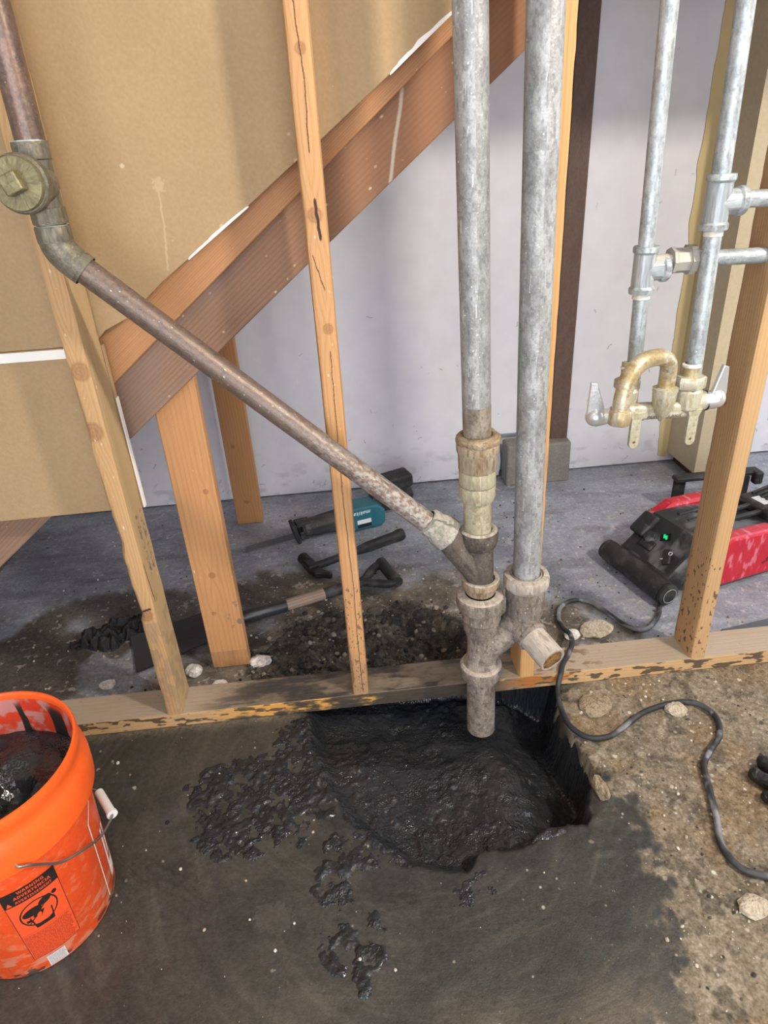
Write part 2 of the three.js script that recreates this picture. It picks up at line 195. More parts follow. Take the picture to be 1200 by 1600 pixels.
{ const sh = new THREE.Shape([[-2.55, .006], [.598, .006], [.606, .06], [.600, .12], [.602, .178], [.862, .176], [.858, .12], [.866, .05], [.86, .006], [2.75, .006], [2.75, 2.7], [-2.55, 2.7]].map(([x, y]) => new THREE.Vector2(x, y))); const f1 = new THREE.ExtrudeGeometry(sh, { depth: .045, bevelEnabled: false }).translate(0, 0, -1.195), f2 = new THREE.BoxGeometry(5.3, 2.694, .075).translate(.1, 1.353, -1.2325); const g = join([triUV(f1, 2.7), triUV(f2, 2.7)]); structure(mesh('wall_back', g, wallM), 'pale lavender grey painted back wall below the stair', 'wall'); }
for (const [n, g] of [['wall_left', new THREE.BoxGeometry(.12, 2.7, 4.4).translate(-2.56, 1.35, .9)], ['wall_right', new THREE.BoxGeometry(.12, 2.7, 4.4).translate(2.76, 1.35, .9)], ['wall_front', new THREE.BoxGeometry(5.3, 2.7, .12).translate(.1, 1.35, 3.1)], ['ceiling', new THREE.BoxGeometry(5.4, .12, 4.5).translate(.1, 2.68, .93)]]) structure(mesh(n, g, whiteM), n === 'ceiling' ? 'white ceiling overhead' : 'white painted wall outside the view, ' + n.slice(5) + ' side', n === 'ceiling' ? 'ceiling' : 'wall');
{ const w = new THREE.Group(); w.name = 'window_1'; scene.add(w); structure(w, 'wide glazed daylight opening behind the camera', 'window'); const { x, y, w: ww, h, z } = WINDOW;
  mesh('pane', new THREE.BoxGeometry(ww - .1, h - .1, .012).translate(x, y, z + .02), std({ color: 0xffffff, roughness: .4, emissive: 0xeef3ff, emissiveIntensity: 1.2 }), w);
  for (const g of [[ww, .06, x, y + h / 2], [ww, .06, x, y - h / 2]]) mesh('frame', rbox(g[0], g[1], .08, .005, [g[2], g[3], z + .02]), whiteM, w); for (const s of [-1, 0, 1]) mesh('frame', rbox(.06, h, .08, .005, [x + s * (ww / 2 - .03), y, z + .025]), whiteM, w); }
{ const w = new THREE.Group(); w.name = 'window_2'; scene.add(w); structure(w, 'side window in the right wall outside the view', 'window'); const { x, y, w: ww, h, z } = WINDOW2;
  mesh('pane', new THREE.BoxGeometry(.012, h - .1, ww - .1).translate(x, y, z), std({ color: 0xffffff, roughness: .4, emissive: 0xe6eeff, emissiveIntensity: 1.4 }), w); for (const q of [-1, 1]) { mesh('frame', rbox(.07, .06, ww, .005, [x, y + q * h / 2, z]), whiteM, w); mesh('frame', rbox(.07, h, .06, .005, [x, y, z + q * (ww / 2 - .03)]), whiteM, w); } }
for (const [x, z] of CEIL) { const t = thing('ceiling_light', CEIL[0][0] === x ? 'long white ceiling lamp behind the camera' : 'long white ceiling lamp above the pipes on the right', 'lamp', [x, 2.62, z]); mesh('housing', rbox(1.24, .04, .34, .006, [0, -.02, 0]), whiteM, t); mesh('diffuser', rbox(1.18, .012, .28, .004, [0, -.045, 0]), std({ color: 0xffffff, emissive: 0xfff6ea, emissiveIntensity: 2, roughness: .5 }), t); }
{ const t = thing('work_light', 'LED work light on a tripod right of the camera', 'work light', [KEY_POS[0], 0, KEY_POS[2]]); const blk = std({ color: 0x1c1c1c, roughness: .6 });
  const head = new THREE.Group(); const dir = V(KEY_TO[0] - KEY_POS[0], KEY_TO[1] - KEY_POS[1], KEY_TO[2] - KEY_POS[2]).normalize(); const q = new THREE.Quaternion().setFromUnitVectors(V(0, 0, 1), dir);
  const place = (g, back) => { g.applyQuaternion(q); g.translate(-dir.x * back, KEY_POS[1] - dir.y * back, -dir.z * back); return g; };
  mesh('head', place(new RoundedBoxGeometry(.24, .22, .05, 2, .01), .05), blk, t); mesh('lens', place(new RoundedBoxGeometry(.18, .16, .008, 1, .003), .018), std({ color: 0xffffff, emissive: 0xfff4e4, emissiveIntensity: 6, roughness: .4 }), t);
  mesh('pole', cyl([.1, .5, .13], [.06, 2.08, .09], .014), blk, t); for (let k = 0; k < 3; k++) mesh('leg', cyl([.1, .75, .13], [.1 + .4 * Math.cos(k * 2.09 + .3), .006, .13 + .4 * Math.sin(k * 2.09 + .3)], .011), blk, t); }

// boxed column in the right corner
const tanTex = new Tex(512, 512).fill((u, v) => { const n = fbm(u * 6, v * 6, 4), m = vn(u * 220, v * 220); const c = mix3([161, 136, 101], [172, 147, 111], n); return c.map((k) => k + (m - .5) * 7); });
tanTex.specks(40, .8, 3, [[228, 214, 190], [150, 126, 96]], .6, 14); tanTex.line([[332, 242], [331, 208], [325, 156]], 1.2, [196, 176, 142], .55); tanTex.disc(334, 248, 6, 8, [196, 176, 142], .45, 0, .4);
const tanM = std({ map: tanTex.tex(), roughness: .85, bumpMap: microBump, bumpScale: .0004 });
const beigeTex = new Tex(512, 512).fill((u, v) => { const n = fbm(u * 5, v * 5, 4), m = vn(u * 200, v * 200); const c = mix3([186, 172, 142], [198, 184, 152], n); return c.map((k) => k + (m - .5) * 8); });
const beigeM = std({ map: beigeTex.tex(), roughness: .8 });
{ const c = new THREE.Group(); c.name = 'wall_corner'; scene.add(c); structure(c, 'beige boxed column in the right back corner', 'column');
  const g = new THREE.BoxGeometry(.2, 2.57, .215); g.translate(1.368, 1.33, -1.0425); mesh('casing', triUV(g, 1.2), beigeM, c); mesh('plinth', rbox(.16, .05, .18, .003, [1.38, .024, -1.06]), std({ color: 0x4a3a30, roughness: .9 }), c);
  const s = new THREE.Shape(); const L = []; for (let y = 0; y <= 2.6; y += .02) L.push(y); s.moveTo(1.27, .02); for (const y of L) s.lineTo(1.262 - .018 - .02 * fbm(y * 7, 3, 4) - .012 * fbm(y * 22, 8, 2), y + .03); s.lineTo(1.27, 2.62); const e = new THREE.ExtrudeGeometry(s, { depth: .003, bevelEnabled: false }); e.translate(0, 0, -1.149); mesh('primer_edge', triUV(e, 1.2), std({ color: 0xc4b284, roughness: .8 }), c); }

// ------------------------------------------------------------------ timber
const stud1M = woodMat({ seed: 1, base: [190, 154, 108], dark: [156, 112, 70], knots: [[.012, .69, .02], [.02, .80, .018], [.03, 1.22, .014], [.06, .31, .01], [.015, .28, .016]], cracks: [[[[.042, .40], [.046, .34], [.05, .305]], .0012], [[[.006, .29], [.03, .297]], .001]], specks: 150, ring: .007, stain: (c, u, v) => { if (u > .04 && u < .125) c = mix3(c, [186, 166, 128], .55); if (v < .26) c = mix3(c, [150, 130, 104], .5 * sst(.45, .6, fbm(u * 60, v * 40, 3))); const s = Math.abs(u - .085) < .028 && v > .36 && v < .5 && vn(u * 420, v * 160) > .62 && (Math.abs(u - .072) < .008 || Math.abs(u - .098) < .008); return s ? mix3(c, [84, 78, 88], .65) : c; } });
const stud2M = woodMat({ seed: 2, base: [196, 150, 102], dark: [160, 108, 64], ring: .009, knots: [[.02, 1.24, .009], [.018, 1.02, .013], [.022, .84, .010]], cracks: [[[[.014, 1.45], [.016, 1.30], [.022, 1.2], [.018, 1.1]], .0009], [[[.02, 1.04], [.024, .98]], .0022], [[[.022, .8], [.021, .66], [.02, .5], [.024, .3], [.022, .1], [.024, 0]], .0008], [[[.008, .96], [.024, .90]], .0007]], specks: 200, contrast: .2, stain: (c, u, v) => { const k = sst(.16, .02, v + .1 * (fbm(u * 70, v * 50, 3) - .5)); c = mix3(c, [148, 120, 88], k * .6); if (v < .3 && vn(u * 300, v * 200) > .8) c = mix3(c, [92, 72, 54], .6); return c; } });
const stud3M = woodMat({ seed: 3, base: [202, 158, 104], dark: [170, 120, 70], ring: .008, contrast: .2, knots: [[.02, .7, .008]] });
const stud4M = woodMat({ seed: 4, base: [188, 152, 108], dark: [158, 116, 76], ring: .007, contrast: .2, specks: 60, specCol: [84, 62, 44], cracks: [[[[.17, .02], [.172, .15], [.178, .28]], .0008], [[[.19, .3], [.186, .5]], .0007]], knots: [[.16, .18, .006], [.19, .62, .009]], stain: (c, u, v) => { if (v < .28 && vn(u * 160, v * 110) > .84) c = mix3(c, [70, 54, 42], .7); return c; } });
const postM = woodMat({ seed: 5, base: [192, 142, 94], dark: [158, 104, 60], ring: .011, contrast: .24, knots: [[.045, .28, .009], [.03, .17, .006], [.07, .5, .007]], specks: 70, stain: (c, u, v) => { if (u > .05 && u < .1 && v > .12 && v < .2) c = mix3(c, [110, 100, 92], .8 * sst(.55, .7, fbm(u * 60, v * 50, 3))); if (v < .05) c = mix3(c, [120, 92, 66], .6 * fbm(u * 40, v * 40, 2)); return c; } });
const plateM = woodMat({ seed: 6, W: 512, H: 2048, uw: .26, vl: 2.6, base: [176, 146, 108], dark: [146, 110, 72], ring: .012, contrast: .2, specks: 500, specCol: [70, 60, 50],
  // board runs along x: v is metres from its left end at x = -0.98; u: 0-.038 front edge, .038-.127 underside, .127-.165 back, .165-.254 top
  stain: (c, u, v) => { const x = v - .98, n = fbm(x * 26, u * 60, 4), n2 = fbm(x * 9 + 7, u * 26, 3); const top = u > .16, front = u < .04;
    const dust = top ? [172, 160, 146] : c; if (top) c = mix3(c, dust, .65 + .2 * n); 
    const mud = sst(-.42, -.22, x) * sst(.5, .2, x);
    if (top) { c = mix3(c, [108, 96, 80], mud * (.5 + .5 * n)); c = mix3(c, [62, 58, 54], mud * sst(.46, .64, fbm(x * 14 + 7, u * 40, 5) + .2 * sst(-.02, -.15, x) * sst(-.36, -.26, x) - .03)); c = mix3(c, [96, 84, 68], mud * sst(.5, .7, fbm(x * 60, u * 160, 3)) * .5); if (x > .4) c = mix3(c, [118, 92, 66], sst(.6, .68, n) * sst(.62, .5, x) * .8); }
    if (front) { c = mix3(c, [212, 172, 120], .5 * (1 - mud)); c = mix3(c, [206, 150, 70], mud * .9 * sst(.35, -.1, x)); c = mix3(c, [74, 62, 48], sst(.55, .62, fbm(x * 40, u * 120, 3)) * .85); c = mix3(c, [58, 53, 47], mud * sst(.42, .6, fbm(x * 18 + 3, u * 50, 5) + .22 * sst(-.2, .1, x) - .2 * sst(.25, .4, x)) * .92); c = mix3(c, [170, 104, 48], sst(.5, .6, n) * sst(.3, .4, x) * sst(.52, .44, x)); }
    return c; } });
function stud(label, m, x, wanes = [], w = .038, h = 2.5, z = -.0445, y = .038, d = .089) { const t = mesh('wall_stud', studGeo(w, h, d, m, wanes, x * 50 + 60), m); t.position.set(x, y, z); tag(t, label, 'stud', 'studs of the opened wall'); return t; }
stud('pale wall stud with two large knots, behind the copper pipe', stud1M, -.435, [[.26, .14, .008], [.37, .09, .005], [.42, .21, .007], [.66, .16, .004]]);
stud('orange wall stud split by a long crack, crossed by the slanting copper pipe', stud2M, -.008, [[.03, .1, .004]]);
stud('wall stud hidden behind the right-hand thick grey pipe', stud3M, .383);
stud('wall stud in front of the red machine', stud4M, .798);
{ const g = boardGeo(.038, 2.6, .089, plateM, .003); g.rotateZ(-Math.PI / 2);
  g.computeBoundingBox(); const m = mesh('bottom_plate', g, plateM); const b = g.boundingBox; m.position.set(-.98 - b.min.x, -b.min.y + .0005, -b.max.z); tag(m, 'horizontal mud-stained bottom plate lying on the slab under the studs', 'timber'); }
const shortM = postM;
{ const a = mesh('support_post', boardGeo(.092, .78, .038, postM), postM); a.position.set(-.333, .001, -.2085); tag(a, 'wide orange prop board standing behind the plate between two studs', 'timber', 'props under the stair');
  const b = mesh('support_post', boardGeo(.09, .72, .038, woodMat({ seed: 8, base: [178, 130, 84], dark: [142, 94, 54], H: 512, vl: 1.2, knots: [[.045, .12, .009], [.03, .42, .008]], ring: .01, contrast: .2 }), .0025), null); b.position.set(-.349, .001, -.97); tag(b, 'short prop board far back beside the grey wall', 'timber', 'props under the stair');
  b.material = woodMat({ seed: 8, base: [178, 130, 84], dark: [142, 94, 54], H: 512, vl: 1.7, knots: [[.045, .12, .009], [.03, .42, .008]], ring: .01, contrast: .2 }); }
// staircase seen from below: stringers, nailer strip, treads and risers
{ const strM = woodMat({ seed: 9, W: 512, H: 2048, uw: .62, vl: 3.4, base: [146, 116, 94], dark: [104, 78, 62], ring: .008, contrast: .32, specks: 900, specCol: [214, 198, 180], rough: .8, knots: [[.03, 1.32, .008], [.07, 1.02, .006]], cracks: [[[[.02, .7], [.022, .95]], .0008], [[[.05, .8], [.05, 1.1]], .0006]], drips: [[[[.139, 1.875], [.16, 1.853], [.19, 1.815], [.234, 1.766]], .0028, [196, 184, 166], .6]], stain: (c, u, v) => { const k = fbm(u * 14, v * 3 + 2, 4); c = mix3(c, [150, 104, 72], sst(1.3, 1.9, v) * .7); c = mix3(c, [130, 112, 104], sst(.5, .7, k) * .45); return c; } });
  const stripM = woodMat({ seed: 10, H: 2048, vl: 3.4, base: [178, 130, 88], dark: [140, 94, 60], ring: .004, contrast: .28, specks: 160 });
  const t = thing('staircase', 'timber staircase rising to the right above the slanting stringer', 'staircase');
  const ang = Math.atan(.786), dirx = Math.cos(ang), diry = Math.sin(ang); // lower edge passes (-0.434, 0.649)
  const x0 = -.434 - .649 / .786; // foot on the floor
  const put = (g, zc, off) => { g.rotateZ(ang - Math.PI / 2); g.translate(x0 - diry * off + .0, dirx * off, zc); return g; };
  const LEN = 2.62;
  const trimFoot = (g) => { const p = g.attributes.position; for (let i = 0; i < p.count; i++) if (p.getY(i) < .0) p.setXYZ(i, p.getX(i) - p.getY(i) / .786, .0, p.getZ(i)); g.computeVertexNormals(); return g; };
  mesh('stringer', trimFoot(put(boardGeo(.235, LEN, .038, strM, .003), -.169, .1175)), strM, t);
  mesh('stringer', trimFoot(put(boardGeo(.235, LEN, .038, strM, .003), -1.06, .1175)), strM, t);
  // nailer strip in front of the upper part of the stringer, notched
  const g = boardGeo(.12, 2.05, .03, stripM, .003, .2); mesh('nailer_strip', put(g.translate(0, .5, 0), -.135, .0955 + .06), stripM, t);
  mesh('block', rbox(.02, .03, .024, .002, [-.318, .958, -.1155]), stripM, t);
  for (let k = 0; k < 6; k++) { const tx = x0 + .2 + k * .255, ty = .42 + k * .2; mesh('tread', rbox(.27, .032, .85, .004, [tx + .1, ty, -.616]), stripM, t); mesh('riser', rbox(.02, .168, .85, .003, [tx - .03, ty - .1, -.616]), stripM, t); }
}
{ const lm = woodMat({ seed: 14, W: 256, H: 512, base: [178, 138, 96], dark: [146, 104, 66], vl: 1.2 }); const t = thing('stair_landing', 'timber landing above the frame at the head of the stair', 'landing');
  mesh('deck', rbox(.44, .03, .97, .003, [1.02, 1.735, -.61]), lm, t); mesh('deck', rbox(.9, .03, .78, .003, [1.69, 1.735, -.515]), lm, t); mesh('rim_joist', rbox(1.34, .16, .038, .003, [1.47, 1.64, -.146]), lm, t); for (let k = 0; k < 2; k++) mesh('joist', rbox(.038, .16, .9, .003, [.84 + k * .38, 1.64, -.62]), lm, t); for (let k = 0; k < 2; k++) mesh('joist', rbox(.038, .16, .72, .003, [1.6 + k * .42, 1.64, -.53]), lm, t); }
// drywall sheets, brown paper side towards the room
const edgeM = std({ color: 0xf1eee8, roughness: .9 });
function sheet(name, label, pts, z0, th) { const t = thing(name, label, 'drywall'); const g = extr(pts, th, .0008, 1); g.translate(0, 0, z0); triUV(g, .75); mesh('panel', g, tanM, t); return t; }
{ const t = sheet('drywall_sheet', 'large tan drywall sheet cut along the slope of the stair', [[-2.0, .862], [-.432, .862], [-.405, .886], [-.36, .905], [-.288, .961], [-.23, 1.0], [-.118, 1.075], [-.035, 1.133], [.017, 1.168], [.122, 1.243], [.232, 1.325], [.41, 1.457], [1.2, 2.06], [1.2, 2.55], [-2.0, 2.55]], -.1025, .0125);
  // torn white gypsum along the sloping cut
  const torn = (a, b, w, n) => { const up = [], lo = []; for (let i = 0; i <= n; i++) { const f = i / n, x = a[0] + (b[0] - a[0]) * f, y = a[1] + (b[1] - a[1]) * f, k = Math.sin(Math.PI * f) ** .5 * w * (.5 + fbm(x * 60, y * 60, 3)); up.push([x - k * .55, y + k * .8]); lo.push([x + .0012, y - .0015]); } const g = extr([...lo, ...up.reverse()], .0022, 0); g.translate(0, 0, -.0912); return g; };
  mesh('torn_edge', torn([-.235, .9966], [-.12, 1.0735], .0032, 30), edgeM, t); mesh('torn_edge', torn([.13, 1.249], [.236, 1.328], .005, 30), edgeM, t);
  const t2 = sheet('drywall_sheet', 'small tan drywall sheet under the white seam, left of the knotty stud', [[-2.0, .512], [-.4165, .526], [-.4165, .861], [-2.0, .861]], -.1025, .0125);
  mesh('paper_seam', rbox(1.55, .0175, .002, .0008, [-1.229, .8505, -.0888]), edgeM, t2); mesh('cut_edge', extr([[-.4165, .5262], [-.4135, .5262], [-.4145, .76], [-.4165, .76]], .0135, 0).translate(0, 0, -.1028), edgeM, t2); }
// brown post on a concrete footing against the back wall
{ const p = mesh('wall_post', rbox(.066, 2.46, .05, .003, [.81, 1.355, -1.124]), std({ map: (() => { const t = new Tex(256, 512).fill((u, v) => { const n = fbm(u * 20, v * 8, 4), m = vn(u * 128, v * 60); return mix3([84, 66, 56], [100, 80, 70], n).map((k) => k + (m - .5) * 10); }); t.specks(60, .6, 2, [[150, 140, 130], [50, 40, 34]], .6, 8); return t.tex(); })(), roughness: .7 })); tag(p, 'dark brown painted post against the grey back wall', 'post');
  const cTex = new Tex(256, 256).fill((u, v) => { const n = fbm(u * 14, v * 14, 4), m = vn(u * 128, v * 128); return mix3([120, 116, 110], [142, 138, 132], n).map((k) => k + (m - .5) * 16); });
  const f = mesh('concrete_footing', rough(new RoundedBoxGeometry(.24, .16, .085, 8, .008), .004, 26, 3).translate(.728, .079, -1.103), std({ map: cTex.tex(), roughness: .95 })); tag(f, 'small grey concrete footing under the brown post', 'footing'); }

// ------------------------------------------------------------------ drain pipes
function pipeTex(o) { const { base, alt, dark, specks = 0, seed = 1, drips = 0, spr = 2.2, sc = [238, 238, 234], rustTop } = o; const W = 512, H = 512, t = new Tex(W, H).fill((u, v) => { const n = fbm(u * 14 + seed, v * 9, 5), m = fbm(u * 70, v * 44 + seed, 4), f = vn(u * 256, v * 200), g2 = vn(u * 130 + 7, v * 90); let c = mix3(base, alt, sst(.25, .75, n)); c = mix3(c, dark, sst(.48, .78, m) * .6); return c.map((k) => k + (f - .5) * 18 + (g2 - .5) * 12); }); if (specks) t.specks(specks, .5, spr, sc, .85, seed + 2); const r = rng(seed + 9); for (let i = 0; i < drips; i++) { const x = r() * W, y = r() * H; t.line([[x, y], [x + r() * 3, y + 8 + r() * 30]], .6 + r() * 1.2, sc, .5); } return t.tex(); }
const pipeBump = grey(512, 512, (u, v) => .6 * fbm(u * 40, v * 40, 3) + .4 * vn(u * 180, v * 180));
const galvM = std({ map: pipeTex({ base: [146, 148, 147], alt: [174, 177, 177], dark: [120, 121, 122], specks: 900, seed: 3, drips: 60 }), roughness: .5, metalness: .25, bumpMap: pipeBump, bumpScale: .0006 });
const galvBrownM = std({ map: pipeTex({ base: [128, 118, 104], alt: [150, 142, 128], dark: [96, 82, 66], specks: 300, seed: 5, sc: [206, 196, 178] }), roughness: .7, metalness: .1, bumpMap: pipeBump, bumpScale: .0008 });
const supplyM = std({ map: pipeTex({ base: [162, 171, 175], alt: [190, 199, 202], dark: [136, 140, 143], specks: 200, seed: 7, drips: 24 }), roughness: .42, metalness: .3, bumpMap: pipeBump, bumpScale: .0003 });
const copperM = std({ map: pipeTex({ base: [112, 94, 84], alt: [128, 104, 92], dark: [92, 82, 78], specks: 420, seed: 11, spr: 1.6 }), roughness: .36, metalness: .4, bumpMap: pipeBump, bumpScale: .0002 });
const bronzeM = std({ map: pipeTex({ base: [112, 106, 90], alt: [132, 126, 110], dark: [88, 88, 80], specks: 130, seed: 13 }), roughness: .48, metalness: .35, bumpMap: pipeBump, bumpScale: .0006 });
const plugM = std({ map: pipeTex({ base: [124, 118, 86], alt: [142, 134, 100], dark: [98, 92, 68], specks: 40, seed: 15 }), roughness: .45, metalness: .4, bumpMap: pipeBump, bumpScale: .0004 });
const ironM = std({ map: pipeTex({ base: [120, 111, 102], alt: [150, 140, 129], dark: [84, 74, 67], specks: 1300, seed: 17, spr: 2.2, sc: [208, 198, 186] }), roughness: .85, bumpMap: pipeBump, bumpScale: .0016 });
const ironDarkM = std({ map: pipeTex({ base: [80, 73, 66], alt: [104, 96, 88], dark: [62, 55, 50], specks: 620, seed: 18, spr: 1.7, sc: [188, 180, 170] }), roughness: .8, bumpMap: pipeBump, bumpScale: .0014 });
const dustyM = std({ map: pipeTex({ base: [172, 162, 150], alt: [190, 181, 171], dark: [136, 122, 108], specks: 500, seed: 19, sc: [222, 214, 204] }), roughness: .95, bumpMap: pipeBump, bumpScale: .0012 });
const stoneGreenM = std({ map: pipeTex({ base: [164, 158, 134], alt: [182, 176, 152], dark: [138, 122, 92], specks: 200, seed: 20, drips: 30, sc: [214, 208, 190] }), roughness: .75, bumpMap: pipeBump, bumpScale: .001 });
const leadM = std({ map: pipeTex({ base: [146, 126, 98], alt: [170, 156, 136], dark: [112, 92, 62], specks: 200, seed: 22, sc: [205, 196, 184] }), roughness: .8, bumpMap: pipeBump, bumpScale: .0016 });
const Z1 = .057;
{ const t = thing('galvanized_vent_pipe', 'thick speckled grey pipe left of the pair, ending in a lead-packed hub', 'pipe');
  mesh('pipe', cyl([.2435, .73, Z1], [.196, 2.6, Z1], .0252, .0252, 36), galvM, t); mesh('stained_end', cyl([.2455, .66, Z1], [.2435, .74, Z1], .0254, .0254, 36), galvBrownM, t);
  const u = thing('galvanized_vent_pipe', 'thick speckled grey pipe right of the pair, standing in a dusty ring hub', 'pipe'); mesh('pipe', cyl([.3505, .35, Z1], [.3105, 2.6, Z1], .0268, .0268, 36), galvM, u); }
{ const t = thing('cast_iron_drain_stack', 'rusty cast iron drain stack of hubs and wyes hanging over the muddy hole', 'drain fitting');
  const X = .2465;
  // lead packed hub
  mesh('packed_hub', lathe([[.0255, .664], [.034, .666], [.0385, .672], [.0395, .668], [.0395, .655], [.0365, .648], [.0355, .618], [.0345, .616], [.026, .614]], [X, 0, Z1]), leadM, t);
  mesh('lead_ring', rough(new THREE.TorusGeometry(.0325, .0082, 10, 60).rotateX(Math.PI / 2).scale(1, 1.15, 1), .0035, 60, 4).translate(X, .676, Z1), leadM, t);
  mesh('band', lathe([[.026, .617], [.0335, .617], [.0345, .614], [.0345, .588], [.0325, .585], [.026, .585]], [X, 0, Z1]), stoneGreenM, t);
  mesh('band', lathe([[.026, .5845], [.0335, .5845], [.0345, .581], [.0345, .562], [.031, .553], [.0262, .551]], [X, 0, Z1]), stoneGreenM, t);
  mesh('neck', cyl([X + .002, .48, Z1], [X, .556, Z1], .0262, .0262, 36), stoneGreenM, t);
  // wye with the branch for the copper pipe
  const Y = .2505;
  mesh('wye_hub', lathe([[.026, .486], [.0315, .488], [.037, .484], [.0385, .476], [.0375, .463], [.034, .452], [.030, .448]], [Y, 0, Z1]), ironDarkM, t);
  mesh('dust_ring', lathe([[.026, .4862], [.0315, .4884], [.0362, .4852]], [Y, .0003, Z1]), dustyM, t);
  mesh('wye_body', [cyl([Y + .003, .355, Z1], [Y, .455, Z1], .0288, .0288, 36), cyl([Y, .385, Z1], [.182, .486, Z1 + .002], .0275, .0275, 32)], ironDarkM, t);
  const W = .2555;
  mesh('flange', lathe([[.029, .372], [.0365, .373], [.0385, .369], [.0385, .360], [.035, .354], [.0315, .343], [.029, .338]], [W, 0, Z1]), leadM, t); mesh('dust_ring', lathe([[.0290, .3724], [.0364, .3734], [.0378, .3712]], [W, .0004, Z1]), dustyM, t);
  mesh('hub_ring', lathe([[.031, .335], [.0445, .333], [.0492, .328], [.0495, .311], [.047, .302], [.0405, .299]], [W, 0, Z1]), ironM, t); mesh('dust_ring', lathe([[.031, .3354], [.0443, .3336], [.0478, .3304]], [W, .0004, Z1]), dustyM, t);
  const lo = lathe([[.0405, .302], [.0405, .272], [.0372, .268], [.0372, .246], [.0325, .234], [.0295, .218], [.0285, .19], [.030, .168], [.036, .152], [.040, .146]], [.2585, 0, Z1]);
  const br = tube([[.2585, .150, Z1], [.268, .185, Z1], [.298, .213, Z1], [.332, .246, Z1], [.349, .272, Z1], [.350, .30, Z1]], .0315, 40, 28);
  mesh('combination_wye', [lo, br], ironM, t);
  mesh('lower_ring', lathe([[.032, .150], [.041, .149], [.0458, .143], [.0465, .128], [.044, .117], [.0345, .111], [.03, .110]], [.2595, 0, Z1]), ironM, t); mesh('dust_ring', lathe([[.0345, .1506], [.0411, .1496], [.045, .1448]], [.2595, .0004, Z1]), dustyM, t);
  const tail = [cyl([.262, -.048, Z1], [.26, .12, Z1], .0315, .0315, 36, true), cyl([.262, -.048, Z1], [.26, .12, Z1], .027, .027, 36, true), lathe([[.027, 0], [.0315, 0]], [.262, -.048, Z1])]; mesh('tail_pipe', tail, ironM, t);
  // second hub under the right-hand pipe
  mesh('hub_ring', lathe([[.0285, .372], [.030, .369], [.0335, .368], [.0345, .373], [.044, .372], [.0465, .366], [.0465, .350], [.0435, .343], [.041, .341]], [.3505, 0, Z1]), dustyM, t);
  mesh('hub_body', lathe([[.041, .345], [.0405, .315], [.0385, .312], [.0385, .278], [.033, .262], [.030, .25]], [.350, 0, Z1]), ironM, t);
  // cut stub pointing out of the wall
  const A = [.338, .249, .05], B = [.384, .222, .157], dv = V(B[0] - A[0], B[1] - A[1], B[2] - A[2]).normalize();
  mesh('stub_socket', [cyl(A, [A[0] + dv.x * .052, A[1] + dv.y * .052, A[2] + dv.z * .052], .034, .0335, 36), lathe([[.029, .046], [.0345, .047], [.0355, .05], [.0345, .054], [.029, .055]], A, dv.toArray(), 36)], ironM, t);
  const st = mesh('cut_stub', lathe([[.0, .02], [.0235, .02], [.0235, .118], [.0285, .1185], [.029, .118], [.029, .0]], A, dv.toArray(), 40), dustyM, t);
  mesh('rust_scale', rough(new THREE.CylinderGeometry(.0234, .0234, .02, 36, 4), .003, 90, 8).applyQuaternion(new THREE.Quaternion().setFromUnitVectors(V(0, 1, 0), dv)).translate(A[0] + dv.x * .107, A[1] + dv.y * .107, A[2] + dv.z * .107), std({ map: pipeTex({ base: [118, 84, 40], alt: [142, 108, 56], dark: [58, 40, 24], seed: 31 }), roughness: .95, bumpMap: pipeBump, bumpScale: .003 }), t);
}
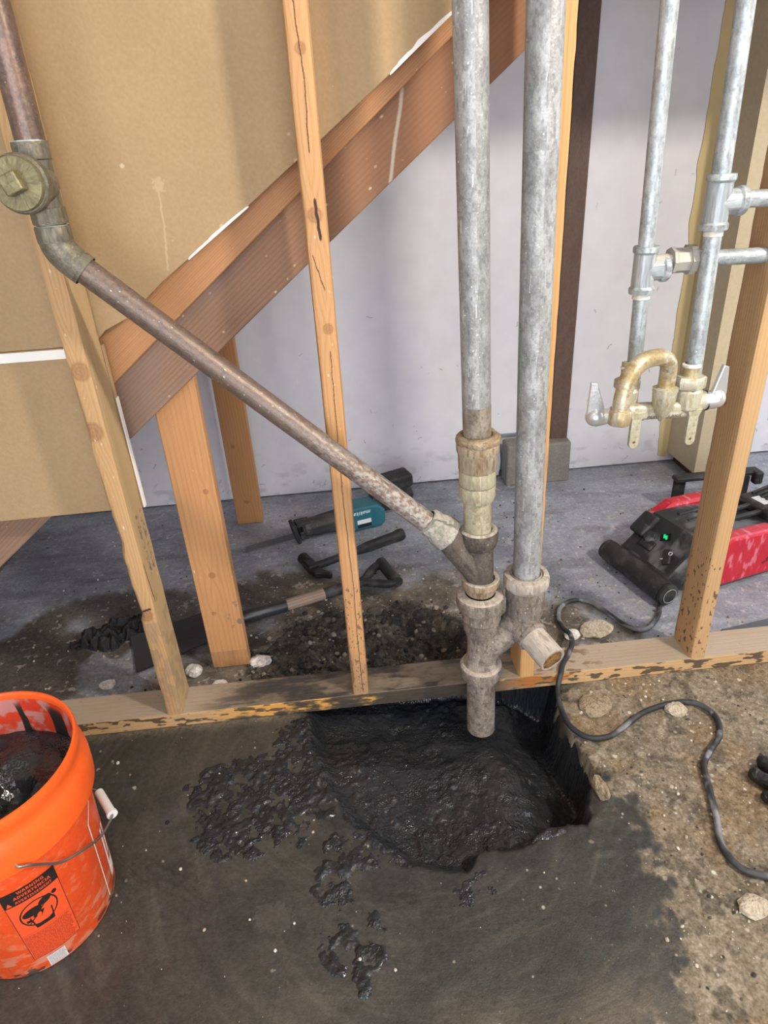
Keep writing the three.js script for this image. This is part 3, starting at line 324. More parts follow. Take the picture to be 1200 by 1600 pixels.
{ const t = thing('copper_waste_line', 'brown copper waste pipe with a brass cleanout plug, slanting down to the stack', 'pipe');
  const x = -.398, z = .05;
  mesh('riser', cyl([x + .002, 1.165, z], [x + .012, 2.6, z], .0206, .0206, 32), copperM, t);
  mesh('cleanout_tee', [lathe([[.0205, 1.182], [.0245, 1.182], [.025, 1.178], [.025, 1.160], [.0235, 1.158], [.0235, 1.098], [.025, 1.096], [.025, 1.078], [.0245, 1.075], [.0205, 1.075]], [x, 0, z]), cyl([x, 1.128, z], [x - .004, 1.13, z + .048], .0275, .0315, 32), lathe([[.0, 0], [.037, 0], [.0385, .004], [.0385, .016], [.036, .019], [.033, .019]], [x - .004, 1.13, z + .044], [-.08, .04, 1], 36)], bronzeM, t);
  const plug = mesh('plug', lathe([[.0, 0], [.0345, 0], [.0345, .006], [.0335, .008], [.0, .0085]], [x - .0055, 1.131, z + .0625], [-.08, .04, 1], 40), plugM, t);
  const sq = new RoundedBoxGeometry(.026, .026, .02, 2, .003); triUV(sq); sq.rotateZ(.35); sq.applyQuaternion(new THREE.Quaternion().setFromUnitVectors(V(0, 0, 1), V(-.08, .04, 1).normalize())); sq.translate(x - .007, 1.132, z + .079); mesh('square_head', sq, plugM, plug);
  const sol = std({ color: 0xb9c6c4, roughness: .5, metalness: .3 }); mesh('solder_ring', lathe([[.0206, 1.183], [.0222, 1.1835], [.0228, 1.182]], [x, 0, z]), sol, t); mesh('solder_ring', lathe([[.0212, 1.073], [.0222, 1.072], [.0212, 1.067]], [x, 0, z]), sol, t);
  mesh('coupling', cyl([x, 1.05, z], [x, 1.08, z], .0212, .0212, 28), bronzeM, t);
  mesh('elbow', [tube([[x, 1.068, z], [x, 1.052, z], [x + .004, 1.038, z], [x + .016, 1.022, z], [x + .032, 1.006, z]], .0245, 24, 26), lathe([[.0205, .0], [.025, .0], [.0255, .003], [.0255, .02], [.0245, .022]], [x, 1.05, z])], bronzeM, t);
  const P0 = [-.375, 1.015, z], P1 = [.165, .497, Z1];
  const dt = new Tex(256, 1024).fill((u, v) => { const n = fbm(u * 10, v * 50, 4), m = fbm(u * 30 + 4, v * 120, 3), f = vn(u * 128, v * 500); let c = mix3([112, 96, 86], [126, 108, 97], n); c = mix3(c, [92, 82, 78], sst(.5, .75, m) * .6); c = mix3(c, [184, 178, 171], clamp(sst(.3, .7, m) * sst(.3, .9, v) * .8 + sst(.6, 1, v) * .2)); return c.map((k) => k + (f - .5) * 14); });
  dt.specks(2600, .5, 2.3, [[232, 230, 224], [205, 200, 192]], .85, 12, (u, v) => .08 + .7 * v);
  mesh('slanting_pipe', (() => { const g = new THREE.CylinderGeometry(.0207, .0207, V(...P0).distanceTo(V(...P1)), 32, 12); g.applyQuaternion(new THREE.Quaternion().setFromUnitVectors(V(0, 1, 0), V(...P1).sub(V(...P0)).normalize())); const q = V(...P0).add(V(...P1)).multiplyScalar(.5); g.translate(q.x, q.y, q.z); return g; })(), std({ map: dt.tex(), roughness: .42, metalness: .3, bumpMap: pipeBump, bumpScale: .0003 }), t);
  const d = V(P1[0] - P0[0], P1[1] - P0[1], P1[2] - P0[2]).normalize().toArray();
  const patina = std({ map: pipeTex({ base: [158, 154, 142], alt: [188, 183, 175], dark: [108, 114, 94], specks: 700, seed: 61, sc: [220, 216, 208] }), roughness: .85, bumpMap: pipeBump, bumpScale: .002 }); mesh('bushing', rough(lathe([[.021, -.042], [.0265, -.038], [.0275, -.026], [.0265, -.022], [.030, -.016], [.0335, -.004], [.034, .012], [.029, .016]], [.180, .4875, Z1], d, 48), .0028, 70, 4), patina, t); }
// ------------------------------------------------------------------ supply pipes and faucet
const threadM = std({ color: 0xe8e4d8, roughness: .7 });
function tee(pos, dirs, r, h) { const [x, y, z] = pos; const g = [lathe([[r * .95, -h / 2], [r * 1.55, -h / 2], [r * 1.62, -h / 2 + .003], [r * 1.62, -h / 2 + .009], [r * 1.4, -h / 2 + .013], [r * 1.4, h / 2 - .013], [r * 1.62, h / 2 - .009], [r * 1.62, h / 2 - .003], [r * 1.55, h / 2], [r * .95, h / 2]], pos, [0, 1, 0], 28)]; if (dirs) g.push(lathe([[r * 1.4, 0], [r * 1.4, h * .36], [r * 1.62, h * .4], [r * 1.62, h * .5], [r * 1.5, h * .53], [r * .9, h * .53]], pos, [1, 0, 0], 28)); return g; }
{ const zA = -.03, zB = .002, r = .0137;
  const a = thing('water_supply_pipe', 'thin pale grey supply pipe with a union elbowing right, left of the two', 'pipe'); const xa = (y) => .5635 - (y - .8) * .028;
  mesh('pipe', cyl([xa(.965), .96, zA], [xa(2.6), 2.6, zA], r, r, 24), supplyM, a); mesh('tee', tee([xa(.932), .932, zA], true, r, .08), supplyM, a); mesh('pipe', cyl([xa(.735), .735, zA], [xa(.9), .905, zA], r, r, 24), supplyM, a); mesh('thread', lathe([[r, .882], [r * 1.12, .883], [r * 1.12, .889], [r, .892]], [xa(.89), 0, zA]), threadM, a);
  mesh('nipple', cyl([xa(.932), .943, zA], [.62, .9445, zA], r * .95, r * .95, 22), dustyM, a);
  mesh('union', [lathe([[r, 0], [r * 1.7, 0], [r * 1.75, .004], [r * 1.55, .008], [r * 1.55, .03], [r * 1.85, .033], [r * 1.85, .044], [r, .046]], [.605, .944, zA], [1, 0, 0], 8), lathe([[r, 0], [r * 1.95, .0], [r * 1.95, .011], [r, .012]], [.636, .9445, zA], [1, 0, 0], 6)], std({ color: 0xb3b0a6, roughness: .6, metalness: .25 }), a); mesh('pipe', cyl([.64, .9445, zA], [1.5, .932, zA], r, r, 22), supplyM, a);
  const b = thing('water_supply_pipe', 'thin pale grey supply pipe right of the two, teeing off to the right', 'pipe'); const xb = (y) => .6655 - (y - .75) * .028; mesh('pipe', cyl([xb(1.075), 1.07, zB], [xb(2.6), 2.6, zB], r * 1.04, r * 1.04, 24), supplyM, b); mesh('tee', tee([xb(1.037), 1.037, zB], true, r * 1.05, .085), supplyM, b); mesh('pipe', cyl([xb(.74), .74, zB], [xb(1.0), 1.01, zB], r * 1.04, r * 1.04, 24), supplyM, b); mesh('pipe', cyl([xb(1.037) + .035, 1.039, zB], [1.5, 1.03, zB], r, r, 22), supplyM, b); mesh('thread', lathe([[r, .984], [r * 1.15, .985], [r * 1.15, .992], [r, .995]], [xb(.99), 0, zB]), threadM, b);
}
{ const t = thing('laundry_faucet', 'old brass laundry faucet with hooped spout and two lever handles', 'faucet');
  const brassM = std({ map: pipeTex({ base: [186, 180, 154], alt: [204, 200, 180], dark: [158, 146, 108], specks: 260, seed: 41, sc: [232, 228, 212] }), roughness: .45, metalness: .3, bumpMap: pipeBump, bumpScale: .0005 });
  const goldM = std({ map: pipeTex({ base: [176, 158, 116], alt: [198, 192, 174], dark: [150, 122, 74], specks: 420, seed: 43, sc: [236, 232, 218] }), roughness: .38, metalness: .35, bumpMap: pipeBump, bumpScale: .0003 });
  const chromeM = std({ color: 0xd8dadb, roughness: .28, metalness: .6, bumpMap: pipeBump, bumpScale: .0003 });
  t.position.set(-.009, .007, 0); const ya = .677, za = .004;
  mesh('body', [rbox(.15, .032, .026, .01, [.612, ya - .002, za + .006], [0, -.02, -.02]), cyl([.523, ya - .002, za + .006], [.56, ya - .001, za + .004], .0145, .0165, 24), lathe([[0, -.022], [.014, -.022], [.019, -.012], [.019, .022], [.016, .026], [.012, .03]], [.5595, ya + .012, za - .016]), lathe([[0, -.022], [.016, -.022], [.0245, -.012], [.0245, .020], [.019, .027], [.012, .03]], [.668, ya + .012, za + .004]), lathe([[.004, -.024], [.014, -.006], [.0205, .014], [.0215, .03], [.0215, .037], [.014, .037]], [.612, ya + .006, za + .022])], brassM, t);
  mesh('hex_nut', [lathe([[.012, 0], [.0225, 0], [.024, .003], [.024, .016], [.022, .019], [.013, .02]], [.558, ya + .036, za - .022], [0, 1, 0], 6)], brassM, t); mesh('hex_nut', [lathe([[.012, 0], [.028, 0], [.0295, .003], [.0295, .019], [.0275, .022], [.013, .023]], [.667, ya + .038, za + .002], [0, 1, 0], 6)], brassM, t);
  mesh('tailpiece', cyl([.558, ya + .05, za - .025], [.560, ya + .085, za - .03], .0122), goldM, t); mesh('tailpiece', cyl([.667, ya + .055, za + .002], [.6668, ya + .078, za + .002], .0155), goldM, t); mesh('thread', lathe([[.0125, 0], [.0165, .001], [.0165, .005], [.0125, .007]], [.6668, ya + .076, za + .002]), threadM, t); mesh('thread', lathe([[.0115, 0], [.0145, .001], [.0145, .004], [.0115, .006]], [.560, ya + .072, za - .028]), threadM, t);
  const zs = za + .022;
  const spout = mesh('spout', tube([[.612, ya + .035, zs], [.6125, ya + .07, zs], [.609, ya + .092, zs + .004], [.593, ya + .107, zs + .013], [.566, ya + .113, zs + .026], [.538, ya + .108, zs + .038], [.518, ya + .09, zs + .048], [.508, ya + .06, zs + .054], [.505, ya + .03, zs + .056]], .0152, 60, 20), goldM, t);
  mesh('spout_tip', lathe([[.0, 0], [.018, 0], [.0195, .003], [.0195, .024], [.018, .027], [.0145, .028]], [.5045, ya + .006, zs + .057], [.05, 1, -.05], 28), goldM, spout); mesh('collar', lathe([[.0145, 0], [.0225, .0], [.0225, .006], [.0145, .008]], [.612, ya + .041, zs]), brassM, spout);
  const lever = (px, s) => { const g = extr([[-.015, -.012], [.019, -.012], [.017, .012], [.006, .058], [-.006, .061], [-.013, .012]], .009, .002); if (s < 0) g.translate(0, 0, -.004); else g.translate(0, 0, -.004); g.rotateY(s * .15); g.rotateZ(s < 0 ? .1 : -.12); g.translate(px[0], px[1], px[2]); return g; };
  const hl = mesh('lever_handle', [lever([.478, ya + .012, za + .03], -1), cyl([.53, ya - .002, za + .01], [.482, ya + .002, za + .028], .0125, .0165, 24), rough(new THREE.SphereGeometry(.0175, 20, 14), .0006, 40, 2).translate(.480, ya + .005, za + .029)], chromeM, t);
  const hr = mesh('lever_handle', [lever([.719, ya + .018, za + .012], 1), cyl([.698, ya + .01, za + .006], [.718, ya + .012, za + .012], .018, .0175, 24), rough(new THREE.SphereGeometry(.0178, 20, 14), .0006, 40, 5).translate(.719, ya + .014, za + .012)], chromeM, t); mesh('bonnet', cyl([.680, ya + .008, za + .004], [.698, ya + .0095, za + .006], .0185, .0185, 28), brassM, t); mesh('seal', lathe([[.018, 0], [.0192, 0], [.0192, .003], [.018, .003]], [.7005, ya + .0095, za + .006], [1, .03, .05], 28).scale(1, 1, 1), std({ color: 0x101214, roughness: .5 }), t);
  for (const [x, z] of [[.5665, za + .012], [.6745, za + .018]]) { const s = new THREE.Shape(); s.moveTo(-.012, .012); s.lineTo(.014, .012); s.lineTo(.0085, -.002); s.lineTo(.0085, -.05); s.absarc(0, -.05, .0085, 0, Math.PI, true); s.lineTo(-.0085, -.002); const h = new THREE.Path(); h.absarc(0, -.047, .0036, 0, Math.PI * 2); s.holes.push(h); const e = triUV(new THREE.ExtrudeGeometry(s, { depth: .007, bevelEnabled: true, bevelSize: .001, bevelThickness: .001, bevelSegments: 2 })); e.translate(x, ya - .012, z); mesh('mounting_lug', e, brassM, t); }
  mesh('mounting_lug', rbox(.017, .022, .006, .003, [.592, ya - .02, za - .02]), bronzeM, t);
  const r = rng(5), lt = []; for (let k = 0; k < 11; k++) { const x = .588 + k * .0062; for (const [dx, dy, w, h] of [[0, 0, .0011, .006], [.0018, .0026 * (r() > .5 ? 1 : -1), .0034, .0011], [.0034, .0005, .0011, .005]]) if (r() > .2) lt.push(rbox(w, h, .0012, .0003, [x + dx, ya - .011 + dy, za + .0195])); } mesh('cast_lettering', lt, bronzeM, t);
}
// ------------------------------------------------------------------ wet concrete in the hole and smeared beside it
const slBump = grey(512, 512, (u, v) => { const a = fbm(u * 40, v * 40, 4), b = vn(u * 128, v * 128), m = sst(.45, .6, fbm(u * 10 + 3, v * 10, 3)); return .5 + (a - .5) * .5 + (b - .5) * .45 * m; });
const slTex = new Tex(512, 512).fill((u, v) => { const n = fbm(u * 12, v * 12, 4), m = vn(u * 256, v * 256); return mix3([33, 35, 39], [48, 50, 53], n).map((k) => k + (m - .5) * 10); }); slTex.specks(90, .5, 1.6, [120, 118, 114], .7, 3);
const slRough = grey(256, 256, (u, v) => .12 + .32 * sst(.42, .68, fbm(u * 9, v * 9, 3)));
const slurryM = std({ map: slTex.tex(), roughness: 1, roughnessMap: slRough, bumpMap: slBump, bumpScale: .0045, specularIntensity: 1 });
const lumpMask = (x, z) => Math.max(blob(x, z, -.2, .2, .2, .15, .3, .55, 12), blob(x, z, .0, .36, .14, .06, .3, .6, 14), .9 * blob(x, z, -.07, .52, .06, .09, .3, .8, 14), .9 * blob(x, z, .30, .36, .06, .03, .4, .6, 14), blob(x, z, -.12, .08, .1, .1, .3, .5, 12), .7 * blob(x, z, .16, .47, .05, .05, .3, .8, 14));
let soilH;
function slurryH(x, z) {
  const a = sdPoly(HOLE, x, z); const n = fbm(x * 9 + 4, z * 9, 3) - .5, l = fbm(x * 46, z * 46 + 9, 4), l2 = fbm(x * 120 + 5, z * 120, 2);
  let h = -.062 + .014 * n - .075 * sst(.25, .44, x + .05 * n) + .045 * sst(.12, -.1, x) + .02 * sst(.28, .40, z) - .032 * sst(.17, .0, z + .06 * n);
  const patch = sst(.44, .56, fbm(x * 12 + 8, z * 12 + 2, 3)); h += .006 * patch * (l - .45) * 2 + .005 * (l2 - .5) * patch + .0035 * (fbm(x * 22 + 5 * n, z * 60, 3) - .5) * (1 - patch);
  const L = lumpMask(x, z) * sst(.0, .02, z); const out = -.0065 + L * (.0085 + .014 * (l - .5) + .008 * (l2 - .5));
  const t = sst(-.03, .012, a); return h * (1 - t) + out * t; }
{ const g = grid(-.55, .5, -.11, .66, .0034, slurryH, (x, z) => [x / .3, z / .3]); tag(mesh('wet_concrete', g, slurryM), 'wet black concrete filling the broken hole and spilled beside it', 'wet concrete', null, 'stuff');
  const soilM = std({ map: (() => { const t = new Tex(512, 512).fill((u, v) => { const n = fbm(u * 30, v * 30, 4), m = vn(u * 200, v * 200); return mix3([40, 37, 35], [96, 88, 78], sst(.32, .78, fbm(u * 9 + 4, v * 9, 5) * .5 + n * .5)).map((k) => k + (m - .5) * 26); }); t.specks(500, .5, 2.6, [[150, 144, 134], [178, 172, 162], [110, 102, 92]], .7, 4); return t.tex(); })(), roughness: .85, bumpMap: slBump, bumpScale: .003 });
  soilH = (x, z) => { const b = sdPoly(PIT, x, z); const l = fbm(x * 30 + 3, z * 30, 4), l2 = fbm(x * 90, z * 90 + 4, 2); const deep = -.004 - .05 * sst(-.02, .2, x) * sst(.0, -.08, b); return deep + .04 * (l - .5) * sst(.03, -.05, b) + .012 * (l2 - .5) - .03 * sst(-.0, .05, b + .05 * (l - .5)); };
  tag(mesh('loose_soil', grid(-.36, .38, -.45, -.09, .0045, soilH, (x, z) => [x / .32, z / .32]), soilM), 'dark crumbly soil dug up behind the plate', 'soil', null, 'stuff');
}
{ const N = 900, im = new THREE.InstancedMesh(new THREE.IcosahedronGeometry(1, 0), std({ color: 0xffffff, roughness: .95 }), N); im.name = numbered('soil_crumbs'); im.castShadow = im.receiveShadow = true; const r = rng(71), M = new THREE.Matrix4(), q = new THREE.Quaternion(), e = new THREE.Euler(), pal = [[52, 48, 44], [38, 36, 34], [92, 85, 76], [70, 64, 57], [140, 132, 120]]; let k = 0; while (k < N) { const x = -.36 + r() * .72, z = -.44 + r() * .34; if (sdPoly(PIT, x, z) > .03 || z > -.1) continue; const s = .0015 + .007 * r() ** 3.5; q.setFromEuler(e.set(r() * 6, r() * 6, r() * 6)); M.compose(V(x, Math.max(soilH(x, z), floorH(x, z)) + s * .2, z), q, V(s, s * .8, s * 1.2)); im.setMatrixAt(k, M); const c = pal[Math.floor(r() * 5)]; im.setColorAt(k, new THREE.Color(c[0] / 255, c[1] / 255, c[2] / 255).convertSRGBToLinear()); k++; } tag(im, 'crumbs of dug soil and mortar behind the plate', 'soil', null, 'stuff'); scene.add(im); }
// grit over the floor
{ const g = new THREE.IcosahedronGeometry(1, 0), N = 2600, im = new THREE.InstancedMesh(g, std({ color: 0xffffff, roughness: .95 }), N); im.name = numbered('scattered_grit'); im.castShadow = im.receiveShadow = true; const r = rng(55), M = new THREE.Matrix4(), q = new THREE.Quaternion(), e = new THREE.Euler(); const pal = [[196, 188, 172], [170, 158, 138], [214, 210, 200], [84, 78, 70], [60, 56, 52], [128, 116, 98]]; let k = 0;
  while (k < N) { const x = -.9 + r() * 2.1, z = -1.0 + r() * 1.75; const a = sdPoly(HOLE, x, z), b = sdPoly(PIT, x, z); if (a < .02 || (b < .03 && z < 0)) continue; if (z > -.1 && z < .008) continue; const w = z > 0 ? (wetMask(x, z) > .5 ? .12 : .9) : .3 + .6 * blob(x, z, .3, -.2, .6, .25, .5, .4); if (r() > w) continue; const s = .0009 + .0032 * r() ** 4; const y = floorH(x, z); q.setFromEuler(e.set(r() * 6, r() * 6, r() * 6)); M.compose(V(x, y + s * .45, z), q, V(s, s * (.6 + .5 * r()), s)); im.setMatrixAt(k, M); const c = pal[Math.floor(r() * pal.length)]; im.setColorAt(k, new THREE.Color(c[0] / 255, c[1] / 255, c[2] / 255).convertSRGBToLinear()); k++; }
  tag(im, 'fine grit and crumbs scattered over the slab', 'grit', null, 'stuff'); scene.add(im); }
// ------------------------------------------------------------------ bucket
{ const t = thing('bucket', 'orange plastic bucket with a black warning print, in the left foreground', 'bucket', [-.604, .001, .396]);
  const cone = (y) => .124 + .022 * y / .364;
  const oTex = new Tex(1024, 512).fill((u, v) => { const n = fbm(u * 16, v * 8, 4), f = vn(u * 300, v * 140), y = v * .262; let c = mix3([236, 88, 34], [226, 76, 28], n); c = mix3(c, [224, 160, 138], .7 * sst(.5, .68, fbm(u * 26, v * 18 + 3, 4)) * sst(.13, .03, y + .08 * (n - .5))); c = mix3(c, [222, 140, 108], .4 * sst(.58, .72, fbm(u * 60, v * 30 + 8, 4))); c = mix3(c, [60, 54, 50], sst(.6, .66, fbm(u * 30 + 9, v * 22, 4)) * sst(.045, .0, y) * .9); return c.map((k) => k + (f - .5) * 8); });
  { const r = rng(91); for (let i = 0; i < 420; i++) { const x = r() * 1024, y = r() * 512, a = r() * 3, l = 3 + r() * 16; oTex.line([[x, y], [x + Math.cos(a) * l, y + Math.sin(a) * l]], .6, r() > .35 ? [244, 150, 110] : [150, 50, 26], .55); } oTex.specks(160, .5, 2.5, [[90, 60, 44], [232, 190, 168]], .7, 4); }
  const oM = std({ map: oTex.tex(), roughness: .42, clearcoat: .15, clearcoatRoughness: .4 });
  const wrap = (prof, y0, y1) => { const g = new THREE.LatheGeometry(prof.map(([r, y]) => new THREE.Vector2(r, y)), 96); const p = g.attributes.position, uv = g.attributes.uv; for (let i = 0; i < p.count; i++) uv.setY(i, (p.getY(i) - y0) / (y1 - y0)); return toCreasedNormals(g, .5); };
  mesh('wall', wrap([[0, 0], [.118, 0], [.1225, .0015], [.1245, .006], [cone(.262), .262]], 0, .262), oM, t);
  const rimM = std({ map: (() => { const x = new Tex(1024, 256).fill((u, v) => { const n = fbm(u * 20, v * 4, 4), f = vn(u * 300, v * 60); return mix3([252, 104, 34], [244, 96, 34], n).map((k) => k + (f - .5) * 6); }); x.specks(60, .6, 2, [[110, 50, 24], [255, 190, 150]], .7, 7); return x.tex(); })(), roughness: .38, clearcoat: .2, clearcoatRoughness: .35 });
  mesh('collar', wrap([[.1395, .2625], [.1515, .2625], [.1535, .265], [.1545, .275], [.1555, .3], [.154, .316], [.1495, .326], [.1485, .331], [.1485, .343], [.1505, .347], [.1505, .358], [.149, .3635], [.1455, .364], [.1435, .361], [.1425, .35]], .26, .364), rimM, t);
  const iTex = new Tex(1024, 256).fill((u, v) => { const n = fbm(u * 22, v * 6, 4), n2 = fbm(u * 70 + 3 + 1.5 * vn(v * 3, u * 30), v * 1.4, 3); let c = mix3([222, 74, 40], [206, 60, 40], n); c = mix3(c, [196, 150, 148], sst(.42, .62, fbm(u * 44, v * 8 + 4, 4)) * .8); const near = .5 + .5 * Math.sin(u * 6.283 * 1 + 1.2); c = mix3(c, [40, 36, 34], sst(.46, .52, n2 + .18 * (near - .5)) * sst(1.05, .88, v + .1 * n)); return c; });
  mesh('inner_wall', wrap([[.136, .2], [.1425, .352]], .2, .352), std({ map: iTex.tex(), roughness: .5, side: THREE.DoubleSide }), t);
  // printed warning panel wrapped on the wall
  const patch = (a0, a1, y0, y1, off) => { const nx = 24, ny = 6, P = [], U = [], I = [], Nn = []; for (let j = 0; j <= ny; j++) for (let i = 0; i <= nx; i++) { const a = (a0 + (a1 - a0) * i / nx) * Math.PI / 180, y = y0 + (y1 - y0) * j / ny, r = cone(y) + off; P.push(Math.sin(a) * r, y, Math.cos(a) * r); Nn.push(Math.sin(a), -.06, Math.cos(a)); U.push(i / nx, j / ny); if (i < nx && j < ny) { const k = j * (nx + 1) + i; I.push(k, k + 1, k + nx + 1, k + 1, k + nx + 2, k + nx + 1); } } const g = new THREE.BufferGeometry(); g.setAttribute('position', new THREE.Float32BufferAttribute(P, 3)); g.setAttribute('normal', new THREE.Float32BufferAttribute(Nn, 3)); g.setAttribute('uv', new THREE.Float32BufferAttribute(U, 2)); g.setIndex(I); return g; };
  const cv = document.createElement('canvas'); cv.width = 512; cv.height = 1060; const c = cv.getContext('2d'); const OR = '#e8552a', BK = '#241c1a', DB = '#8a2f1c'; c.fillStyle = OR; c.fillRect(0, 0, 512, 1060); c.fillStyle = BK; c.fillRect(0, 0, 512, 190); c.strokeStyle = BK; c.lineWidth = 5; c.strokeRect(3, 3, 506, 1054);
  c.fillStyle = OR; c.font = 'bold 52px sans-serif'; c.textAlign = 'center'; c.fillText('\u26a0 WARNING', 256, 58); c.fillText('ADVERTENCIA', 276, 116); c.font = 'bold 45px sans-serif'; c.fillText('AVERTISSEMENT', 276, 172); c.beginPath(); c.moveTo(20, 176); c.lineTo(46, 122); c.lineTo(72, 176); c.closePath(); c.fill();
  c.strokeStyle = BK; c.lineWidth = 15; c.beginPath(); c.ellipse(250, 420, 176, 168, 0, 0, 6.3); c.stroke(); c.lineWidth = 12; c.beginPath(); c.moveTo(120, 540); c.lineTo(380, 300); c.stroke(); c.fillStyle = BK; c.beginPath(); c.ellipse(330, 320, 70, 44, -.35, 0, 6.3); c.fill(); c.beginPath(); c.ellipse(190, 380, 96, 52, -.2, 0, 6.3); c.fill(); c.beginPath(); c.arc(430, 300, 26, 0, 6.3); c.fill(); c.beginPath(); c.moveTo(200, 400); c.lineTo(300, 420); c.lineTo(250, 500); c.lineTo(180, 460); c.fill(); c.lineWidth = 14; c.beginPath(); c.moveTo(150, 450); c.lineTo(175, 620); c.lineTo(345, 620); c.lineTo(360, 450); c.stroke(); c.fillRect(175, 575, 170, 48); c.fillRect(110, 470, 40, 34); c.fillStyle = OR; c.beginPath(); c.ellipse(236, 470, 22, 40, .4, 0, 6.3); c.fill();
  c.strokeStyle = DB; c.lineWidth = 3; c.beginPath(); c.moveTo(0, 660); c.lineTo(512, 660); c.stroke(); const rr = rng(3); c.fillStyle = DB; for (let y = 682; y < 1040; y += 17) { let x = 14; while (x < 490) { const w = 8 + rr() * 40; if (x + w > 496) break; c.globalAlpha = .65 + .35 * rr(); c.fillRect(x, y, w, 8.5); x += w + 6; } } c.globalAlpha = 1;
  const rs = rng(8); for (let i = 0; i < 150; i++) { c.fillStyle = rs() > .5 ? 'rgba(232,110,70,.6)' : 'rgba(225,160,130,.5)'; c.fillRect(rs() * 512, rs() * 1060, 1 + rs() * 7, 1 + rs() * 5); }
  const lab = new THREE.CanvasTexture(cv); lab.colorSpace = THREE.SRGBColorSpace; tag(mesh('warning_label', patch(19.2, 52.2, .04, .217, .0006), std({ map: lab, roughness: .45 }), t), 'black printed warning panel with a child over a bucket');
  const sv = document.createElement('canvas'); sv.width = 256; sv.height = 200; const s = sv.getContext('2d'); s.fillStyle = '#d6cfcb'; s.fillRect(0, 0, 256, 200); s.fillStyle = '#6b6766'; for (let y = 18; y < 185; y += 15) { let x = 14; while (x < 230) { const w = 6 + rr() * 26; s.fillRect(x, y, w, 7); x += w + 5; } } const stx = new THREE.CanvasTexture(sv); stx.colorSpace = THREE.SRGBColorSpace; tag(mesh('sticker', patch(26.5, 39.2, .007, .034, .0008), std({ map: stx, roughness: .6 }), t), 'small pale sticker');
  const wp = std({ color: 0xeaded8, roughness: .6 });
  const lg = [patch(85.2, 86.4, .016, .205, .0006), patch(100, 112, .03, .062, .0006), patch(98, 101.5, .03, .15, .0006), patch(104, 108, .075, .15, .0006)]; { const g = patch(85.2, 95, .2, .205, .0006), p = g.attributes.position, uv = g.attributes.uv; for (let i = 0; i < p.count; i++) { const y = p.getY(i) + uv.getX(i) * .034, a = (85.2 + 9.8 * uv.getX(i)) * Math.PI / 180, r = cone(y) + .0006; p.setXYZ(i, Math.sin(a) * r, y, Math.cos(a) * r); } lg.push(g); } mesh('white_print', lg, wp, t);
  const steel = std({ color: 0x9c9792, roughness: .35, metalness: .8 });
  const pol = (a, y, r) => [Math.sin(a * Math.PI / 180) * r, y, Math.cos(a * Math.PI / 180) * r];
  const bail = mesh('bail_handle', [tube([pol(35.5, .281, .153), pol(36.5, .279, .158), pol(40, .272, .158), pol(47.5, .242, .148), pol(56, .215, .143), pol(69, .194, .1415), pol(90, .158, .1405), pol(105, .138, .143), pol(114, .136, .1525), pol(126, .136, .1505), pol(138, .136, .1525), pol(150, .14, .146), pol(170, .18, .142), pol(195, .225, .145), pol(213, .275, .158), pol(216, .281, .152)], .0022, 120, 8)], steel, t);
  const ga = pol(114, .136, .1525), gb = pol(138, .136, .1525); mesh('grip', [cyl(ga, gb, .008, .008, 20), cyl([ga[0] - (gb[0] - ga[0]) * .02, ga[1], ga[2] - (gb[2] - ga[2]) * .02], [ga[0] + (gb[0] - ga[0]) * .06, ga[1], ga[2] + (gb[2] - ga[2]) * .06],   .0095, .0095, 20)], std({ color: 0xe4e4e2, roughness: .5 }), bail);
  const fill = (() => { const N = 44, P = [], U = [], I = []; for (let j = 0; j <= N; j++) for (let i = 0; i <= 72; i++) { const r = .1385 * j / N, a = i / 72 * Math.PI * 2, x = Math.sin(a) * r, z = Math.cos(a) * r; const l = fbm(x * 40 + 3, z * 40, 3), h = .283 + .03 * (fbm(x * 14 + 9, z * 14, 2) - .5) + .014 * (l - .5) + .045 * sst(.07, .03, Math.hypot(x + .06, z + .03)) - .035 * sst(.045, .01, Math.hypot(x - .035, z - .0)); P.push(x, h, z); U.push(x / .3, z / .3); if (j < N && i < 72) { const k = j * 73 + i; I.push(k, k + 73, k + 1, k + 1, k + 73, k + 74); } } const g = new THREE.BufferGeometry(); g.setAttribute('position', new THREE.Float32BufferAttribute(P, 3)); g.setAttribute('uv', new THREE.Float32BufferAttribute(U, 2)); g.setIndex(I); g.computeVertexNormals(); return g; })();
  const wc = mesh('bucket_concrete', fill, slurryM); wc.position.set(-.604, .001, .396); tag(wc, 'wet black concrete heaped inside the orange bucket', 'wet concrete', null, 'stuff'); }
